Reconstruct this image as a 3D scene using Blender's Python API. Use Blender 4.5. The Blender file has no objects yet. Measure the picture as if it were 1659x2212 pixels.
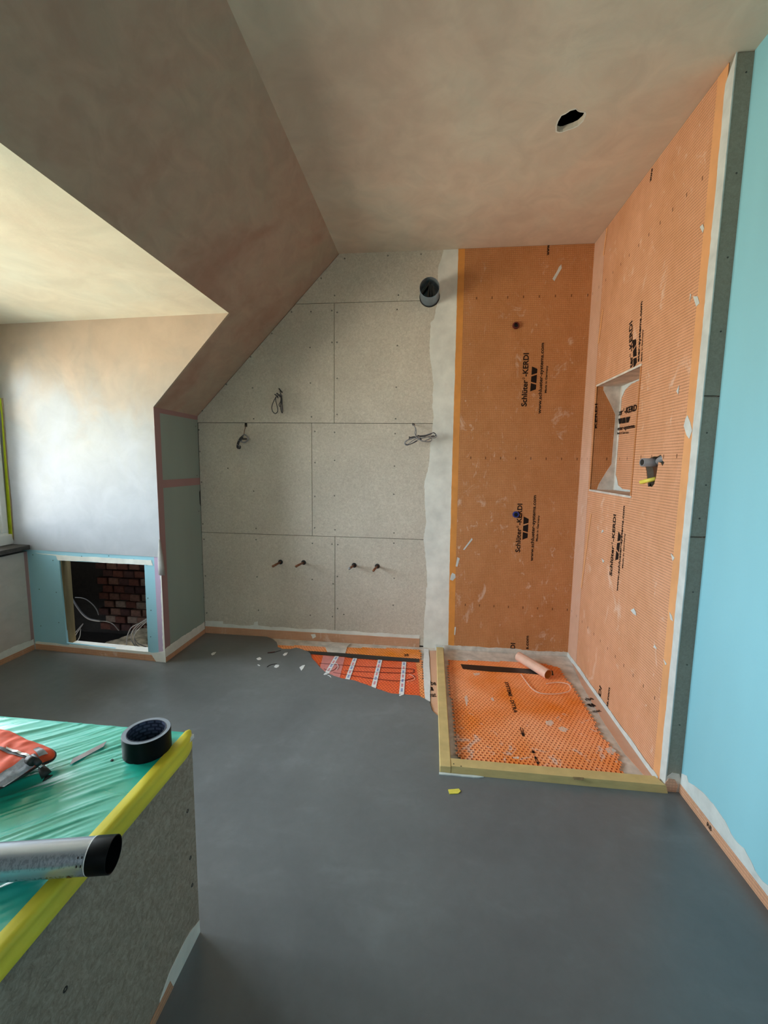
import bpy, bmesh, math, random
from mathutils import Vector, Matrix, noise
from mathutils.geometry import tessellate_polygon
S = bpy.context.scene
COL = S.collection
random.seed(7)
V3 = Vector

# ------------------------------------------------------------------ camera
F, PITCH, YAW, ROLL, CH = 916.3, 0.1146, 0.1090, 0.0137, 1.25
_fw = V3((-math.sin(YAW)*math.cos(PITCH), math.cos(YAW)*math.cos(PITCH), -math.sin(PITCH)))
_r = V3((math.cos(YAW), math.sin(YAW), 0)); _u = _r.cross(_fw)
CR = math.cos(ROLL)*_r + math.sin(ROLL)*_u
CU = -math.sin(ROLL)*_r + math.cos(ROLL)*_u
CAM = V3((0, 0, CH))
cd = bpy.data.cameras.new('camera'); cd.sensor_fit = 'HORIZONTAL'; cd.sensor_width = 36
cd.lens = 36*F/1659; cd.clip_start = .02; cd.clip_end = 200
cam = bpy.data.objects.new('camera', cd); COL.objects.link(cam)
cam.matrix_world = Matrix(((CR.x, CU.x, -_fw.x, 0), (CR.y, CU.y, -_fw.y, 0), (CR.z, CU.z, -_fw.z, CH), (0, 0, 0, 1)))
S.camera = cam

# ------------------------------------------------------------------ light: overcast daylight through the dormer window and an added fill window
EXPOSURE = 0.50
SKY = 19.0
w = bpy.data.worlds.new('world'); S.world = w; w.use_nodes = True
nt = w.node_tree; nt.nodes.clear()
o_ = nt.nodes.new('ShaderNodeOutputWorld'); b_ = nt.nodes.new('ShaderNodeBackground')
tc_ = nt.nodes.new('ShaderNodeTexCoord'); sp_ = nt.nodes.new('ShaderNodeSeparateXYZ'); cr_ = nt.nodes.new('ShaderNodeValToRGB')
mr_ = nt.nodes.new('ShaderNodeMapRange'); mr_.inputs['From Min'].default_value = -1; mr_.inputs['From Max'].default_value = 1
cr_.color_ramp.elements[0].position = .44; cr_.color_ramp.elements[0].color = (.80, .73, .60, 1)
cr_.color_ramp.elements[1].position = .54; cr_.color_ramp.elements[1].color = (.82, .92, 1.0, 1)
nt.links.new(tc_.outputs['Generated'], sp_.inputs[0]); nt.links.new(sp_.outputs['Z'], mr_.inputs['Value'])
nt.links.new(mr_.outputs[0], cr_.inputs[0]); nt.links.new(cr_.outputs[0], b_.inputs[0])
b_.inputs['Strength'].default_value = SKY
nt.links.new(b_.outputs[0], o_.inputs[0])
S.view_settings.view_transform = 'Standard'; S.view_settings.look = 'None'
S.view_settings.exposure = EXPOSURE; S.view_settings.gamma = 1; S.view_settings.use_curve_mapping = False
S.cycles.max_bounces = 14; S.cycles.diffuse_bounces = 8
WY0, WY1, WZ0, WZ1 = .50, 2.40, .74, 1.88        # window opening in the dormer front
XWIN = -2.70
BX0_, BX1_, BZ0_, BZ1_ = -.50, .00, 1.30, 1.80       # added fill window, unseen behind the camera
pl = bpy.data.lights.new('window_portal', 'AREA'); pl.shape = 'RECTANGLE'; pl.size = BX1_-BX0_; pl.size_y = BZ1_-BZ0_
pl.cycles.is_portal = True
po = bpy.data.objects.new('window_portal', pl); COL.objects.link(po)
po.matrix_world = Matrix(((1, 0, 0, (BX0_+BX1_)/2), (0, 0, -1, -1.62), (0, 1, 0, (BZ0_+BZ1_)/2), (0, 0, 0, 1)))
pl = bpy.data.lights.new('window_portal', 'AREA'); pl.shape = 'RECTANGLE'; pl.size = WY1-WY0; pl.size_y = WZ1-WZ0
pl.cycles.is_portal = True
po = bpy.data.objects.new('window_portal', pl); COL.objects.link(po)
po.matrix_world = Matrix(((0, 0, -1, XWIN-.09), (1, 0, 0, (WY0+WY1)/2), (0, -1, 0, (WZ0+WZ1)/2), (0, 0, 0, 1)))

# ------------------------------------------------------------------ room measures (metres)
D, H, XR, XL, XS, ZK = 2.822, 2.571, .936, -1.613, -.6215, 1.556
ZD, XD, DR, XR2, XW = 2.056, -1.125, 1.628, .989, -2.568
TH = math.tan(-.059)
X, Y, Z = V3((1, 0, 0)), V3((0, 1, 0)), V3((0, 0, 1))
class Plane:
    def __init__(s, O, U, V, N): s.O, s.U, s.V, s.N = V3(O), V3(U), V3(V), V3(N).normalized()
    def p(s, u, v, w=0): return s.O + s.U*u + s.V*v + s.N*w
BACK = Plane((0, D, 0), X, Z, -Y)
RIGHT = Plane((XR, 0, 0), Y, Z, -X)
BLUE = Plane((XR2, 0, 0), Y, Z, -X)
RETURN = Plane((0, DR, 0), X, Z, -Y)
KNEE = Plane((XL, 0, 0), Y, Z, X)
LEFT = Plane((XW, 0, 0), Y, Z, X)
FLOOR = Plane((0, 0, 0), X, Y, Z)
CEIL = Plane((0, 0, H), X, Y, -Z)
CHEEK = Plane((0, 2.353-XL*TH, 0), (1, TH, 0), Z, (TH, -1, 0))
DCEIL = Plane((0, 0, ZD), X, Y, -Z)
_sv = V3((XS-XL, 0, H-ZK)); SL = _sv.length; _sv.normalize()
SLOPE = Plane((XL, 0, ZK), Y, _sv, (_sv.z, 0, -_sv.x))
def ray(px, py): return (_fw*F + CR*(px-829.5) - CU*(py-1106)).normalized()
def hit(px, py, P, w=0):
    d = ray(px, py); O = P.O + P.N*w
    return CAM + d*((O-CAM).dot(P.N)/d.dot(P.N))
def uv(px, py, P, w=0):
    h = hit(px, py, P, w) - P.O
    vv = h.dot(P.V)/P.V.dot(P.V); uu = h.dot(P.U)/P.U.dot(P.U)
    return (uu, vv)
def ck(x): return CHEEK.O.y + x*TH

# ------------------------------------------------------------------ materials
def _n(m, t): return m.node_tree.nodes.new(t)
def base_mat(name, col=(.5, .5, .5), rough=.6, metal=0, spec=.5):
    m = bpy.data.materials.new(name); m.use_nodes = True
    b = m.node_tree.nodes['Principled BSDF']
    b.inputs['Base Color'].default_value = (*col, 1); b.inputs['Roughness'].default_value = rough
    b.inputs['Metallic'].default_value = metal; b.inputs['Specular IOR Level'].default_value = spec
    return m, b
class G:
    """small node helper"""
    def __init__(s, m): s.m = m; s.t = m.node_tree; s.tc = _n(m, 'ShaderNodeTexCoord'); s.x = None
    def link(s, a, b): s.t.links.new(a, b)
    def obj(s): return s.tc.outputs['Object']
    def xyz(s):
        if not s.x:
            s.x = _n(s.m, 'ShaderNodeSeparateXYZ'); s.link(s.obj(), s.x.inputs[0])
        return s.x.outputs
    def math(s, op, a, b=0., c=None):
        n = _n(s.m, 'ShaderNodeMath'); n.operation = op
        for i, v in enumerate((a, b, c)):
            if v is None: continue
            if isinstance(v, (int, float)): n.inputs[i].default_value = v
            else: s.link(v, n.inputs[i])
        return n.outputs[0]
    def noise(s, scale, detail=3, rough=.55, stretch=None, dist=0, off=0):
        n = _n(s.m, 'ShaderNodeTexNoise'); n.inputs['Scale'].default_value = scale
        n.inputs['Detail'].default_value = detail; n.inputs['Roughness'].default_value = rough; n.inputs['Distortion'].default_value = dist
        mp = _n(s.m, 'ShaderNodeMapping'); s.link(s.obj(), mp.inputs[0])
        if stretch: mp.inputs['Scale'].default_value = stretch
        mp.inputs['Location'].default_value = (off, off*.7, off*1.3)
        s.link(mp.outputs[0], n.inputs[0])
        return n.outputs[0]
    def ramp(s, f, stops, interp='LINEAR'):
        n = _n(s.m, 'ShaderNodeValToRGB'); r = n.color_ramp; r.interpolation = interp
        while len(r.elements) < len(stops): r.elements.new(.5)
        for e, (p, c) in zip(r.elements, stops):
            e.position = p; e.color = (*c, 1) if not isinstance(c, (int, float)) else (c, c, c, 1)
        s.link(f, n.inputs[0]); return n.outputs[0]
    def mix(s, f, a, b, mode='MIX'):
        n = _n(s.m, 'ShaderNodeMix'); n.data_type = 'RGBA'; n.blend_type = mode
        for i, v in ((0, f), (6, a), (7, b)):
            if isinstance(v, (int, float)): n.inputs[i].default_value = v
            elif isinstance(v, tuple): n.inputs[i].default_value = (*v, 1)
            else: s.link(v, n.inputs[i])
        return n.outputs[2]
    def bump(s, h, strength, dist=.01):
        n = _n(s.m, 'ShaderNodeBump'); n.inputs['Strength'].default_value = strength; n.inputs['Distance'].default_value = dist
        s.link(h, n.inputs['Height']); return n.outputs[0]
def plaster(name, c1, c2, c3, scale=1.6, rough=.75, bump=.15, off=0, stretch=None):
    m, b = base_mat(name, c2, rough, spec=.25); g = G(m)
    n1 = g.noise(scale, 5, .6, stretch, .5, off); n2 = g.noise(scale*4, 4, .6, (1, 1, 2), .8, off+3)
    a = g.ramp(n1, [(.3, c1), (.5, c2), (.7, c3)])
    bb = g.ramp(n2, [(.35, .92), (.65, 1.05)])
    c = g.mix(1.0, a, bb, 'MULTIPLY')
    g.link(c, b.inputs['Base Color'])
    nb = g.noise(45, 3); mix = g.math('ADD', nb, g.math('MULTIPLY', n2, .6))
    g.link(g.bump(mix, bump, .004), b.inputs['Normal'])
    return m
M = {}
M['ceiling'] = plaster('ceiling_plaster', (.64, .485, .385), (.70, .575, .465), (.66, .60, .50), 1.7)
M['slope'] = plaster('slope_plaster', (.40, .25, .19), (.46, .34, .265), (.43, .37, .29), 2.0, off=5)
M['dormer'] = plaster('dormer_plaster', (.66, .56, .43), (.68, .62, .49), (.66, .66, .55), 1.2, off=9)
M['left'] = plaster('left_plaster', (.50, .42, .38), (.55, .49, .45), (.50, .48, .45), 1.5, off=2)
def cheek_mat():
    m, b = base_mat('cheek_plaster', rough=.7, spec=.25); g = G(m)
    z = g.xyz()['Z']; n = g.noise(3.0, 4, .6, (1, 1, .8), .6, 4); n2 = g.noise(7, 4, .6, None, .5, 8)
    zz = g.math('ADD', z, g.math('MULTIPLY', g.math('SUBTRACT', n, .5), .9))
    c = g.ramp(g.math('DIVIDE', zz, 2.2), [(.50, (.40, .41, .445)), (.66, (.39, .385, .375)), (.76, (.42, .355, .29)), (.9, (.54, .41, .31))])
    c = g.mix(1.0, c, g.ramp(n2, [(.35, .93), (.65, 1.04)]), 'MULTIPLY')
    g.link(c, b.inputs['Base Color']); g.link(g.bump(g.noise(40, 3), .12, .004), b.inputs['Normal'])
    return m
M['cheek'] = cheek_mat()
def cement(name, c, dark, off=0):
    m, b = base_mat(name, c, .8, spec=.2); g = G(m)
    n1 = g.noise(75, 4, .75, (1, 1, 1), 1.0, off); n2 = g.noise(1.6, 3, .6, None, 0, off); n3 = g.noise(160, 2, .7, None, 2, off+2)
    cc = g.mix(g.ramp(n1, [(.36, 0), (.66, 1)]), dark, c)
    cc = g.mix(1.0, cc, g.ramp(n2, [(.3, .88), (.7, 1.1)]), 'MULTIPLY')
    cc = g.mix(g.ramp(n3, [(.60, 0), (.72, .5)]), cc, tuple(min(1, v*1.35) for v in c))
    g.link(cc, b.inputs['Base Color']); g.link(g.bump(n1, .12, .003), b.inputs['Normal'])
    return m
M['cement'] = cement('cement_board', (.66, .595, .51), (.50, .44, .37))
M['cement_dark'] = cement('cement_board_dark', (.31, .285, .235), (.25, .225, .185), 4)
M['cement_bath'] = cement('cement_board_bath', (.42, .355, .29), (.25, .205, .165), 7)
def greenboard(name, c, off=0):
    m, b = base_mat(name, c, .8, spec=.2); g = G(m)
    n1 = g.noise(2.2, 3, .5, (1, 1, .25), 0, off); n2 = g.noise(60, 2)
    cc = g.mix(1.0, c, g.ramp(n1, [(.3, .88), (.7, 1.08)]), 'MULTIPLY')
    g.link(cc, b.inputs['Base Color']); g.link(g.bump(n2, .05, .002), b.inputs['Normal'])
    return m
M['blue'] = greenboard('blue_plasterboard', (.29, .60, .70))
M['blue2'] = greenboard('pale_blue_plasterboard', (.31, .56, .66), 3)
M['green'] = greenboard('green_plasterboard', (.30, .37, .335), 6)
M['purple'] = greenboard('purple_tape', (.55, .42, .58), 2)
M['tape_joint'] = greenboard('joint_tape', (.36, .22, .22), 1)
def plain(name, c, rough=.6, metal=0, spec=.5, var=.12, scale=30, bump=.05, stretch=None):
    m, b = base_mat(name, c, rough, metal, spec); g = G(m)
    n = g.noise(scale, 3, .6, stretch)
    cc = g.mix(1.0, c, g.ramp(n, [(.3, 1-var), (.7, 1+var)]), 'MULTIPLY')
    g.link(cc, b.inputs['Base Color'])
    if bump: g.link(g.bump(n, bump, .003), b.inputs['Normal'])
    return m
M['skim'] = plain('white_skim', (.76, .75, .70), .75, var=.12, scale=9, bump=.3)
M['adhesive'] = plain('white_adhesive', (.60, .63, .62), .6, var=.12, scale=14, bump=.5)
M['thinset'] = plain('thinset', (.60, .545, .49), .8, var=.22, scale=16, bump=.5)
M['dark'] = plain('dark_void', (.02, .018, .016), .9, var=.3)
M['screw'] = plain('screw_metal', (.035, .03, .028), .5, .4)
M['brass'] = plain('bright_screw', (.75, .68, .50), .35, .8)
def kerdi(name, horiz, c=(.60, .235, .075), pale=0.):
    """orange fleece membrane: woven grid, pale plaster smears"""
    m, b = base_mat(name, c, .75, spec=.2); g = G(m); xyz = g.xyz()
    u = g.math('ADD', xyz['X'], xyz['Y'])
    def lines(v, per, width, soft):
        f = g.math('FRACT', g.math('DIVIDE', v, per)); d = g.math('ABSOLUTE', g.math('SUBTRACT', f, .5))
        return g.ramp(d, [(width, 1.0), (width+soft, 0.0)])
    lz = lines(xyz['Z'], .0115, .10, .16); lu = lines(u, .0115, .06, .16)
    n1 = g.noise(7, 5, .7, (1, 1, .5), .3); n2 = g.noise(120, 2, .7); n3 = g.noise(5.5, 6, .72, (1, 1, .6), 1.2, 4)
    n4 = g.noise(18, 3, .7)
    cc = g.mix(g.ramp(n1, [(.25, 0), (.75, 1)]), tuple(v*.86 for v in c), (min(1, c[0]*1.1), c[1]*1.22, c[2]*1.5))
    cc = g.mix(g.ramp(n2, [(.35, 0), (.7, .28)]), cc, (.74, .40, .20))
    ln = g.math('MULTIPLY', g.math('MAXIMUM', g.math('MULTIPLY', lz, .62 if horiz else .42), g.math('MULTIPLY', lu, .20 if horiz else .40)), g.ramp(n4, [(.25, .45), (.6, 1)]))
    cc = g.mix(ln, cc, tuple(v*.42 for v in c))
    # printed rows of tick marks
    fz = g.math('ABSOLUTE', g.math('SUBTRACT', g.math('FRACT', g.math('DIVIDE', g.math('SUBTRACT', xyz['Z'], .80), .985)), .5))
    fu = g.math('ABSOLUTE', g.math('SUBTRACT', g.math('FRACT', g.math('DIVIDE', u, .0945)), .5))
    tick = g.math('MULTIPLY', g.math('LESS_THAN', fz, .008), g.math('LESS_THAN', fu, .035))
    cc = g.mix(g.math('MULTIPLY', tick, .8), cc, (.12, .045, .02))
    cc = g.mix(g.ramp(n3, [(.60, 0), (.68, .42)]), cc, (.80, .64, .54))
    n5 = g.noise(30, 5, .75, (1, 1, .5), .5, 11); n6 = g.noise(2.0, 2, .5, None, 0, 3)
    cc = g.mix(g.math('MULTIPLY', g.ramp(n5, [(.60, 0), (.70, .5)]), g.ramp(n6, [(.45, 0), (.62, 1)])), cc, (.82, .68, .58))
    if pale: cc = g.mix(pale, cc, (.72, .55, .46))
    g.link(cc, b.inputs['Base Color'])
    g.link(g.bump(g.math('ADD', lz, n2), .12, .002), b.inputs['Normal'])
    return m
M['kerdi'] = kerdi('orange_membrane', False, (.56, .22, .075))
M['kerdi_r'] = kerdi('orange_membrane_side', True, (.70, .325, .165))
M['kerdi_band'] = kerdi('orange_band', False, (.68, .35, .21), .2)
M['kerdi_skirt'] = kerdi('orange_skirting', True, (.60, .27, .13), .15)
M['kerdi_edge'] = plain('orange_membrane_edge', (.72, .29, .06), .5, var=.12, scale=8)
M['kerdi_edge2'] = plain('orange_membrane_edge_side', (.74, .36, .16), .5, var=.1, scale=8)
M['ink'] = plain('black_print', (.018, .012, .010), .7, spec=.1, bump=0)
M['ink_blue'] = plain('blue_print', (.10, .16, .45), .7, spec=.1, bump=0)
M['ink_red'] = plain('red_print', (.60, .08, .12), .7, spec=.1, bump=0)
def screed():
    m, b = base_mat('grey_screed', (.1, .1, .1), .35, spec=.5); g = G(m)
    n1 = g.noise(1.1, 5, .62, (1, 1, 1), .8); n2 = g.noise(4, 4, .6, (1, 1.6, 1), .5, 3); n3 = g.noise(24, 4, .7, None, .4)
    n4 = g.noise(3.2, 2, .5, (2.6, .7, 1), .3, 9)
    c = g.ramp(n1, [(.3, (.118, .126, .132)), (.7, (.165, .175, .183))])
    c = g.mix(1.0, c, g.ramp(n2, [(.3, .94), (.58, 1.0), (.70, 1.12)]), 'MULTIPLY')
    c = g.mix(1.0, c, g.ramp(n3, [(.25, .93), (.7, 1.05)]), 'MULTIPLY')
    g.link(c, b.inputs['Base Color'])
    g.link(g.ramp(n2, [(.3, .28), (.7, .33)]), b.inputs['Roughness'])
    return m
M['screed'] = screed()
def ditra(name, c, thr=.66):
    m, b = base_mat(name, c, .4); g = G(m)
    n = g.noise(9, 5, .75, None, 1.0); n2 = g.noise(2.6, 2)
    y = g.xyz()['Y']
    cc = g.mix(g.ramp(n2, [(.35, 0), (.65, 1)]), c, (1.0, .42, .20))
    th = g.math('ADD', n, g.math('MULTIPLY', g.math('SUBTRACT', -.05, y), .22))
    cc = g.mix(g.ramp(th, [(thr, 0), (thr+.05, .55)]), cc, (.70, .60, .54))
    g.link(cc, b.inputs['Base Color'])
    return m
M['ditra'] = ditra('orange_studded_mat', (.88, .23, .025), .62)
M['ditra2'] = ditra('orange_studded_mat_back', (.88, .27, .015), .9)
M['ditra_dark'] = plain('orange_mat_pocket', (.13, .016, .005), .6)
M['batten'] = plain('yellow_batten', (.60, .44, .19), .55, var=.12, scale=12, stretch=(1, 1, 4))
M['blacktape'] = plain('black_tape', (.010, .010, .011), .35, var=.3)
M['white'] = plain('white_plastic', (.75, .75, .76), .4, var=.06)
M['yellowchip'] = plain('yellow_plastic', (.80, .68, .10), .45, var=.1)
M['upvc'] = plain('white_frame', (.72, .74, .74), .3, var=.03)
M['limetape'] = plain('lime_tape', (.50, .58, .015), .5, var=.15, scale=18)
M['bead'] = plain('brown_bead', (.25, .18, .11), .7, var=.2)
M['slate'] = plain('dark_slate', (.045, .038, .034), .6, var=.35, scale=60, bump=.5)
M['timber'] = plain('stud_timber', (.18, .135, .065), .75, var=.25, scale=14, stretch=(3, 3, .3))
M['copper'] = plain('copper', (.26, .12, .07), .4, .8)
M['rubber'] = plain('black_rubber', (.012, .011, .011), .6)
M['cable'] = plain('grey_cable', (.24, .235, .25), .45, var=.15)
M['cable_dark'] = plain('dark_cable', (.03, .028, .032), .5)
M['duct'] = plain('galvanised_duct', (.70, .75, .80), .28, .75, var=.08)
M['duct_out'] = plain('duct_outside', (.20, .27, .36), .35, .7, var=.1)
M['duct_dark'] = plain('duct_end', (.10, .11, .12), .4, .6)
M['blueplug'] = plain('blue_plug', (.02, .03, .20), .4)
M['redplug'] = plain('dark_red_plug', (.10, .01, .008), .5)
M['yellowtape'] = plain('yellow_masking_tape', (.72, .62, .045), .5, var=.14, scale=22, bump=.4, stretch=(1, .15, 1))
M['steel'] = plain('blade_steel', (.42, .45, .55), .22, .9)
M['paper'] = plain('grey_paper_bead', (.30, .285, .27), .8, var=.1)
M['curl'] = plain('pink_fleece_back', (.78, .48, .37), .7, var=.08, scale=22)
M['silver'] = plain('zip_metal', (.6, .6, .62), .3, .7)
M['greyfab'] = plain('grey_fabric', (.36, .38, .43), .9, var=.3, scale=80, bump=.5)
M['orangefab'] = plain('orange_fabric', (.74, .085, .025), .75, var=.12, scale=40, bump=.3)
M['blackfab'] = plain('black_binding', (.02, .02, .02), .6)
M['taperoll'] = plain('black_tape_roll', (.004, .005, .006), .42, spec=.10, var=.2)
M['tapeside'] = plain('tape_roll_side', (.25, .29, .35), .4, var=.08, scale=60)
M['navy'] = plain('navy_core', (.018, .024, .055), .5)
M['navyprint'] = plain('core_print', (.07, .085, .15), .5)
def film(name, c, rough, alpha, bump=0, scale=20):
    m, b = base_mat(name, c, rough); g = G(m)
    n = g.noise(scale, 3, .6, None, .4)
    g.link(g.mix(1.0, c, g.ramp(n, [(.3, .9), (.7, 1.1)]), 'MULTIPLY'), b.inputs['Base Color'])
    b.inputs['Alpha'].default_value = alpha
    if bump: g.link(g.bump(n, bump, .004), b.inputs['Normal'])
    return m
M['redfilm'] = film('red_translucent_film', (1.0, .10, .03), .22, .26, .5, 26)
M['pinkfilm'] = film('pink_translucent_film', (.80, .30, .28), .3, .7, .4, 40)
M['clearfilm'] = film('clear_film_loop', (.95, .75, .62), .12, .45)
def green_cover():
    m, b = base_mat('green_polythene', (.0, .36, .24), .22, spec=1.0); g = G(m)
    n = g.noise(5, 4, .6, (1, 5, 1), .6); n2 = g.noise(2.0, 2)
    g.link(g.ramp(n2, [(.3, (.0, .44, .30)), (.7, (.03, .58, .50))]), b.inputs['Base Color'])
    g.link(g.ramp(n, [(.3, .26), (.7, .45)]), b.inputs['Roughness'])
    b.inputs['Coat Weight'].default_value = .8; b.inputs['Coat Roughness'].default_value = .22
    g.link(g.bump(g.noise(55, 3, .6, None, 1.5), .10, .002), b.inputs['Normal'])
    return m
M['cover'] = green_cover()
M['eaves_cable'] = plain('grey_eaves_cable', (.13, .13, .14), .5)
def cartridge_mat():
    m, b = base_mat('cartridge_label', (.5, .5, .5), .25, .0, .7); g = G(m); xyz = g.xyz()
    n = g.noise(260, 2, .8, (1, .5, .5)); z = xyz['Z']
    band = g.ramp(g.math('MULTIPLY', g.math('ADD', z, .03), 16.0), [(.0, 0), (.10, 1), (.34, 1), (.36, 0), (.55, 0), (.58, .6), (.8, .6), (.84, 0)])
    txt = g.math('MULTIPLY', band, g.ramp(n, [(.48, 0), (.56, .75)]))
    c = g.mix(txt, (.46, .51, .60), (.12, .16, .19))
    g.link(c, b.inputs['Base Color']); b.inputs['Metallic'].default_value = .6
    return m
M['cartridge'] = cartridge_mat()
mg = bpy.data.materials.new('window_glass'); mg.use_nodes = True
t_ = mg.node_tree; t_.nodes.clear()
oo = t_.nodes.new('ShaderNodeOutputMaterial'); mx = t_.nodes.new('ShaderNodeMixShader'); tr = t_.nodes.new('ShaderNodeBsdfTransparent'); gl = t_.nodes.new('ShaderNodeBsdfGlossy')
gl.inputs['Roughness'].default_value = .02; tr.inputs[0].default_value = (.96, .98, .97, 1); fr = t_.nodes.new('ShaderNodeFresnel'); fr.inputs[0].default_value = 1.45
t_.links.new(fr.outputs[0], mx.inputs[0]); t_.links.new(tr.outputs[0], mx.inputs[1]); t_.links.new(gl.outputs[0], mx.inputs[2]); t_.links.new(mx.outputs[0], oo.inputs[0])
M['glass'] = mg

# ------------------------------------------------------------------ mesh helpers
def obj(name, me, mat=None, parent=None, smooth=False, loc=None):
    if mat is not None:
        me.materials.clear(); me.materials.append(M[mat] if isinstance(mat, str) else mat)
    if smooth:
        for p in me.polygons: p.use_smooth = True
    o = bpy.data.objects.new(name, me); COL.objects.link(o)
    if parent: o.parent = parent
    if loc is not None: o.location = loc
    return o
def local(me, parent):
    """the mesh is given in world coordinates: bring it into its parent's space"""
    q = parent
    off = V3((0, 0, 0))
    while q is not None: off += V3(q.location); q = q.parent
    if off.length > 0: me.transform(Matrix.Translation(-off))
    return me
def part(name, me, mat, parent, smooth=False): return obj(name, local(me, parent), mat, parent, smooth)
def tag(o, label=None, cat=None, group=None, kind=None):
    if label: o['label'] = label
    if cat: o['category'] = cat
    if group: o['group'] = group
    if kind: o['kind'] = kind
    return o
def thing(name, label, cat, loc, group=None):
    e = bpy.data.objects.new(name, None); COL.objects.link(e); e.location = loc; e.empty_display_size = .05
    return tag(e, label, cat, group)
def solid(name, me, mat, label, cat, group=None, smooth=False, kind=None):
    """one-mesh thing: origin at its centre of base"""
    xs = [v.co for v in me.vertices]
    c = V3((sum(v.x for v in xs)/len(xs), sum(v.y for v in xs)/len(xs), min(v.z for v in xs)))
    me.transform(Matrix.Translation(-c))
    return tag(obj(name, me, mat, None, smooth, c), label, cat, group, kind)
def slab(P, outer, t, holes=(), w=0.):
    """flat plate in plane P: front face at offset w, body t thick behind it"""
    loops = [list(outer)] + [list(h) for h in holes]
    if len(holes): tris = tessellate_polygon([[V3((a, b, 0)) for a, b in l] for l in loops])
    else: tris = tessellate_polygon([[V3((a, b, 0)) for a, b in outer]])
    flat = [q for l in loops for q in l]; n = len(flat)
    vs = [P.p(a, b, w) for a, b in flat] + [P.p(a, b, w-t) for a, b in flat]
    want = P.N; fs = []
    for a, b, c in tris:
        nn = (vs[b]-vs[a]).cross(vs[c]-vs[a])
        if nn.dot(want) < 0: b, c = c, b
        fs.append((a, b, c)); fs.append((a+n, c+n, b+n))
    k = 0
    for li, l in enumerate(loops):
        m = len(l)
        for i in range(m):
            a, b = k+i, k+(i+1) % m
            fs.append((a, b, b+n, a+n))
        k += m
    me = bpy.data.meshes.new('slab'); me.from_pydata(vs, [], fs)
    bm = bmesh.new(); bm.from_mesh(me); bmesh.ops.recalc_face_normals(bm, faces=bm.faces); bm.to_mesh(me); bm.free()
    return me
def rect(a, b, c, d): return [(a, b), (c, b), (c, d), (a, d)]
def rough_edge(p, q, amp, step, seed=0., both=True):
    """points from p to q (q left out) with a ragged offset across the line"""
    L = math.hypot(q[0]-p[0], q[1]-p[1]); n = max(1, int(L/step)); nx, ny = -(q[1]-p[1])/L, (q[0]-p[0])/L
    out = []
    for i in range(n):
        t = i/n; s = L*t
        k = 0 if i == 0 and not both else amp*(noise.noise((s*9+seed, seed, 0))*1.1 + noise.noise((s*45+seed, 3, 1))*.6)
        out.append((p[0]+(q[0]-p[0])*t+nx*k, p[1]+(q[1]-p[1])*t+ny*k))
    return out
def ragged(pts, amps, step, seed=0.):
    out = []
    for i, p in enumerate(pts):
        q = pts[(i+1) % len(pts)]
        a = amps[i] if isinstance(amps, (list, tuple)) else amps
        if a == 0: out.append(p)
        else: out += rough_edge(p, q, a, step, seed+i*7.3, False)
    return out
def box(x0, y0, z0, x1, y1, z1, bevel=0):
    bm = bmesh.new(); bmesh.ops.create_cube(bm, size=1)
    for v in bm.verts: v.co = V3((x0+(v.co.x+.5)*(x1-x0), y0+(v.co.y+.5)*(y1-y0), z0+(v.co.z+.5)*(z1-z0)))
    if bevel: bmesh.ops.bevel(bm, geom=bm.edges[:], offset=bevel, segments=2, affect='EDGES', profile=.5)
    me = bpy.data.meshes.new('box'); bm.to_mesh(me); bm.free(); return me
def tube(pts, r, seg=8, closed=False, cap=True, radii=None):
    pts = [V3(p) for p in pts]; n = len(pts); vs, fs = [], []
    T = [(pts[min(i+1, n-1)]-pts[max(i-1, 0)]).normalized() for i in range(n)]
    if closed: T = [(pts[(i+1) % n]-pts[i-1]).normalized() for i in range(n)]
    ref = V3((0, 0, 1)) if abs(T[0].z) < .9 else V3((1, 0, 0))
    a = T[0].cross(ref).normalized()
    for i in range(n):
        a = (a - T[i]*a.dot(T[i])).normalized(); b = T[i].cross(a); rr = radii[i] if radii else r
        for k in range(seg):
            th = 2*math.pi*k/seg; vs.append(pts[i]+(a*math.cos(th)+b*math.sin(th))*rr)
    m = n if closed else n-1
    for i in range(m):
        j = (i+1) % n
        for k in range(seg): l = (k+1) % seg; fs.append((i*seg+k, i*seg+l, j*seg+l, j*seg+k))
    if cap and not closed: fs.append(tuple(range(seg-1, -1, -1))); fs.append(tuple((n-1)*seg+k for k in range(seg)))
    me = bpy.data.meshes.new('tube'); me.from_pydata(vs, [], fs); return me
def spline(ctrl, n=8, closed=False):
    c = [V3(p) for p in ctrl]; out = []; m = len(c)
    rng = range(m) if closed else range(m-1)
    for i in rng:
        if closed: p0, p1, p2, p3 = c[i-1], c[i], c[(i+1) % m], c[(i+2) % m]
        else: p0, p1, p2, p3 = c[max(i-1, 0)], c[i], c[i+1], c[min(i+2, m-1)]
        for k in range(n):
            t = k/n
            out.append(.5*((2*p1)+(p2-p0)*t+(2*p0-5*p1+4*p2-p3)*t*t+(3*p1-p0-3*p2+p3)*t**3))
    if not closed: out.append(c[-1])
    return out
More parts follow.
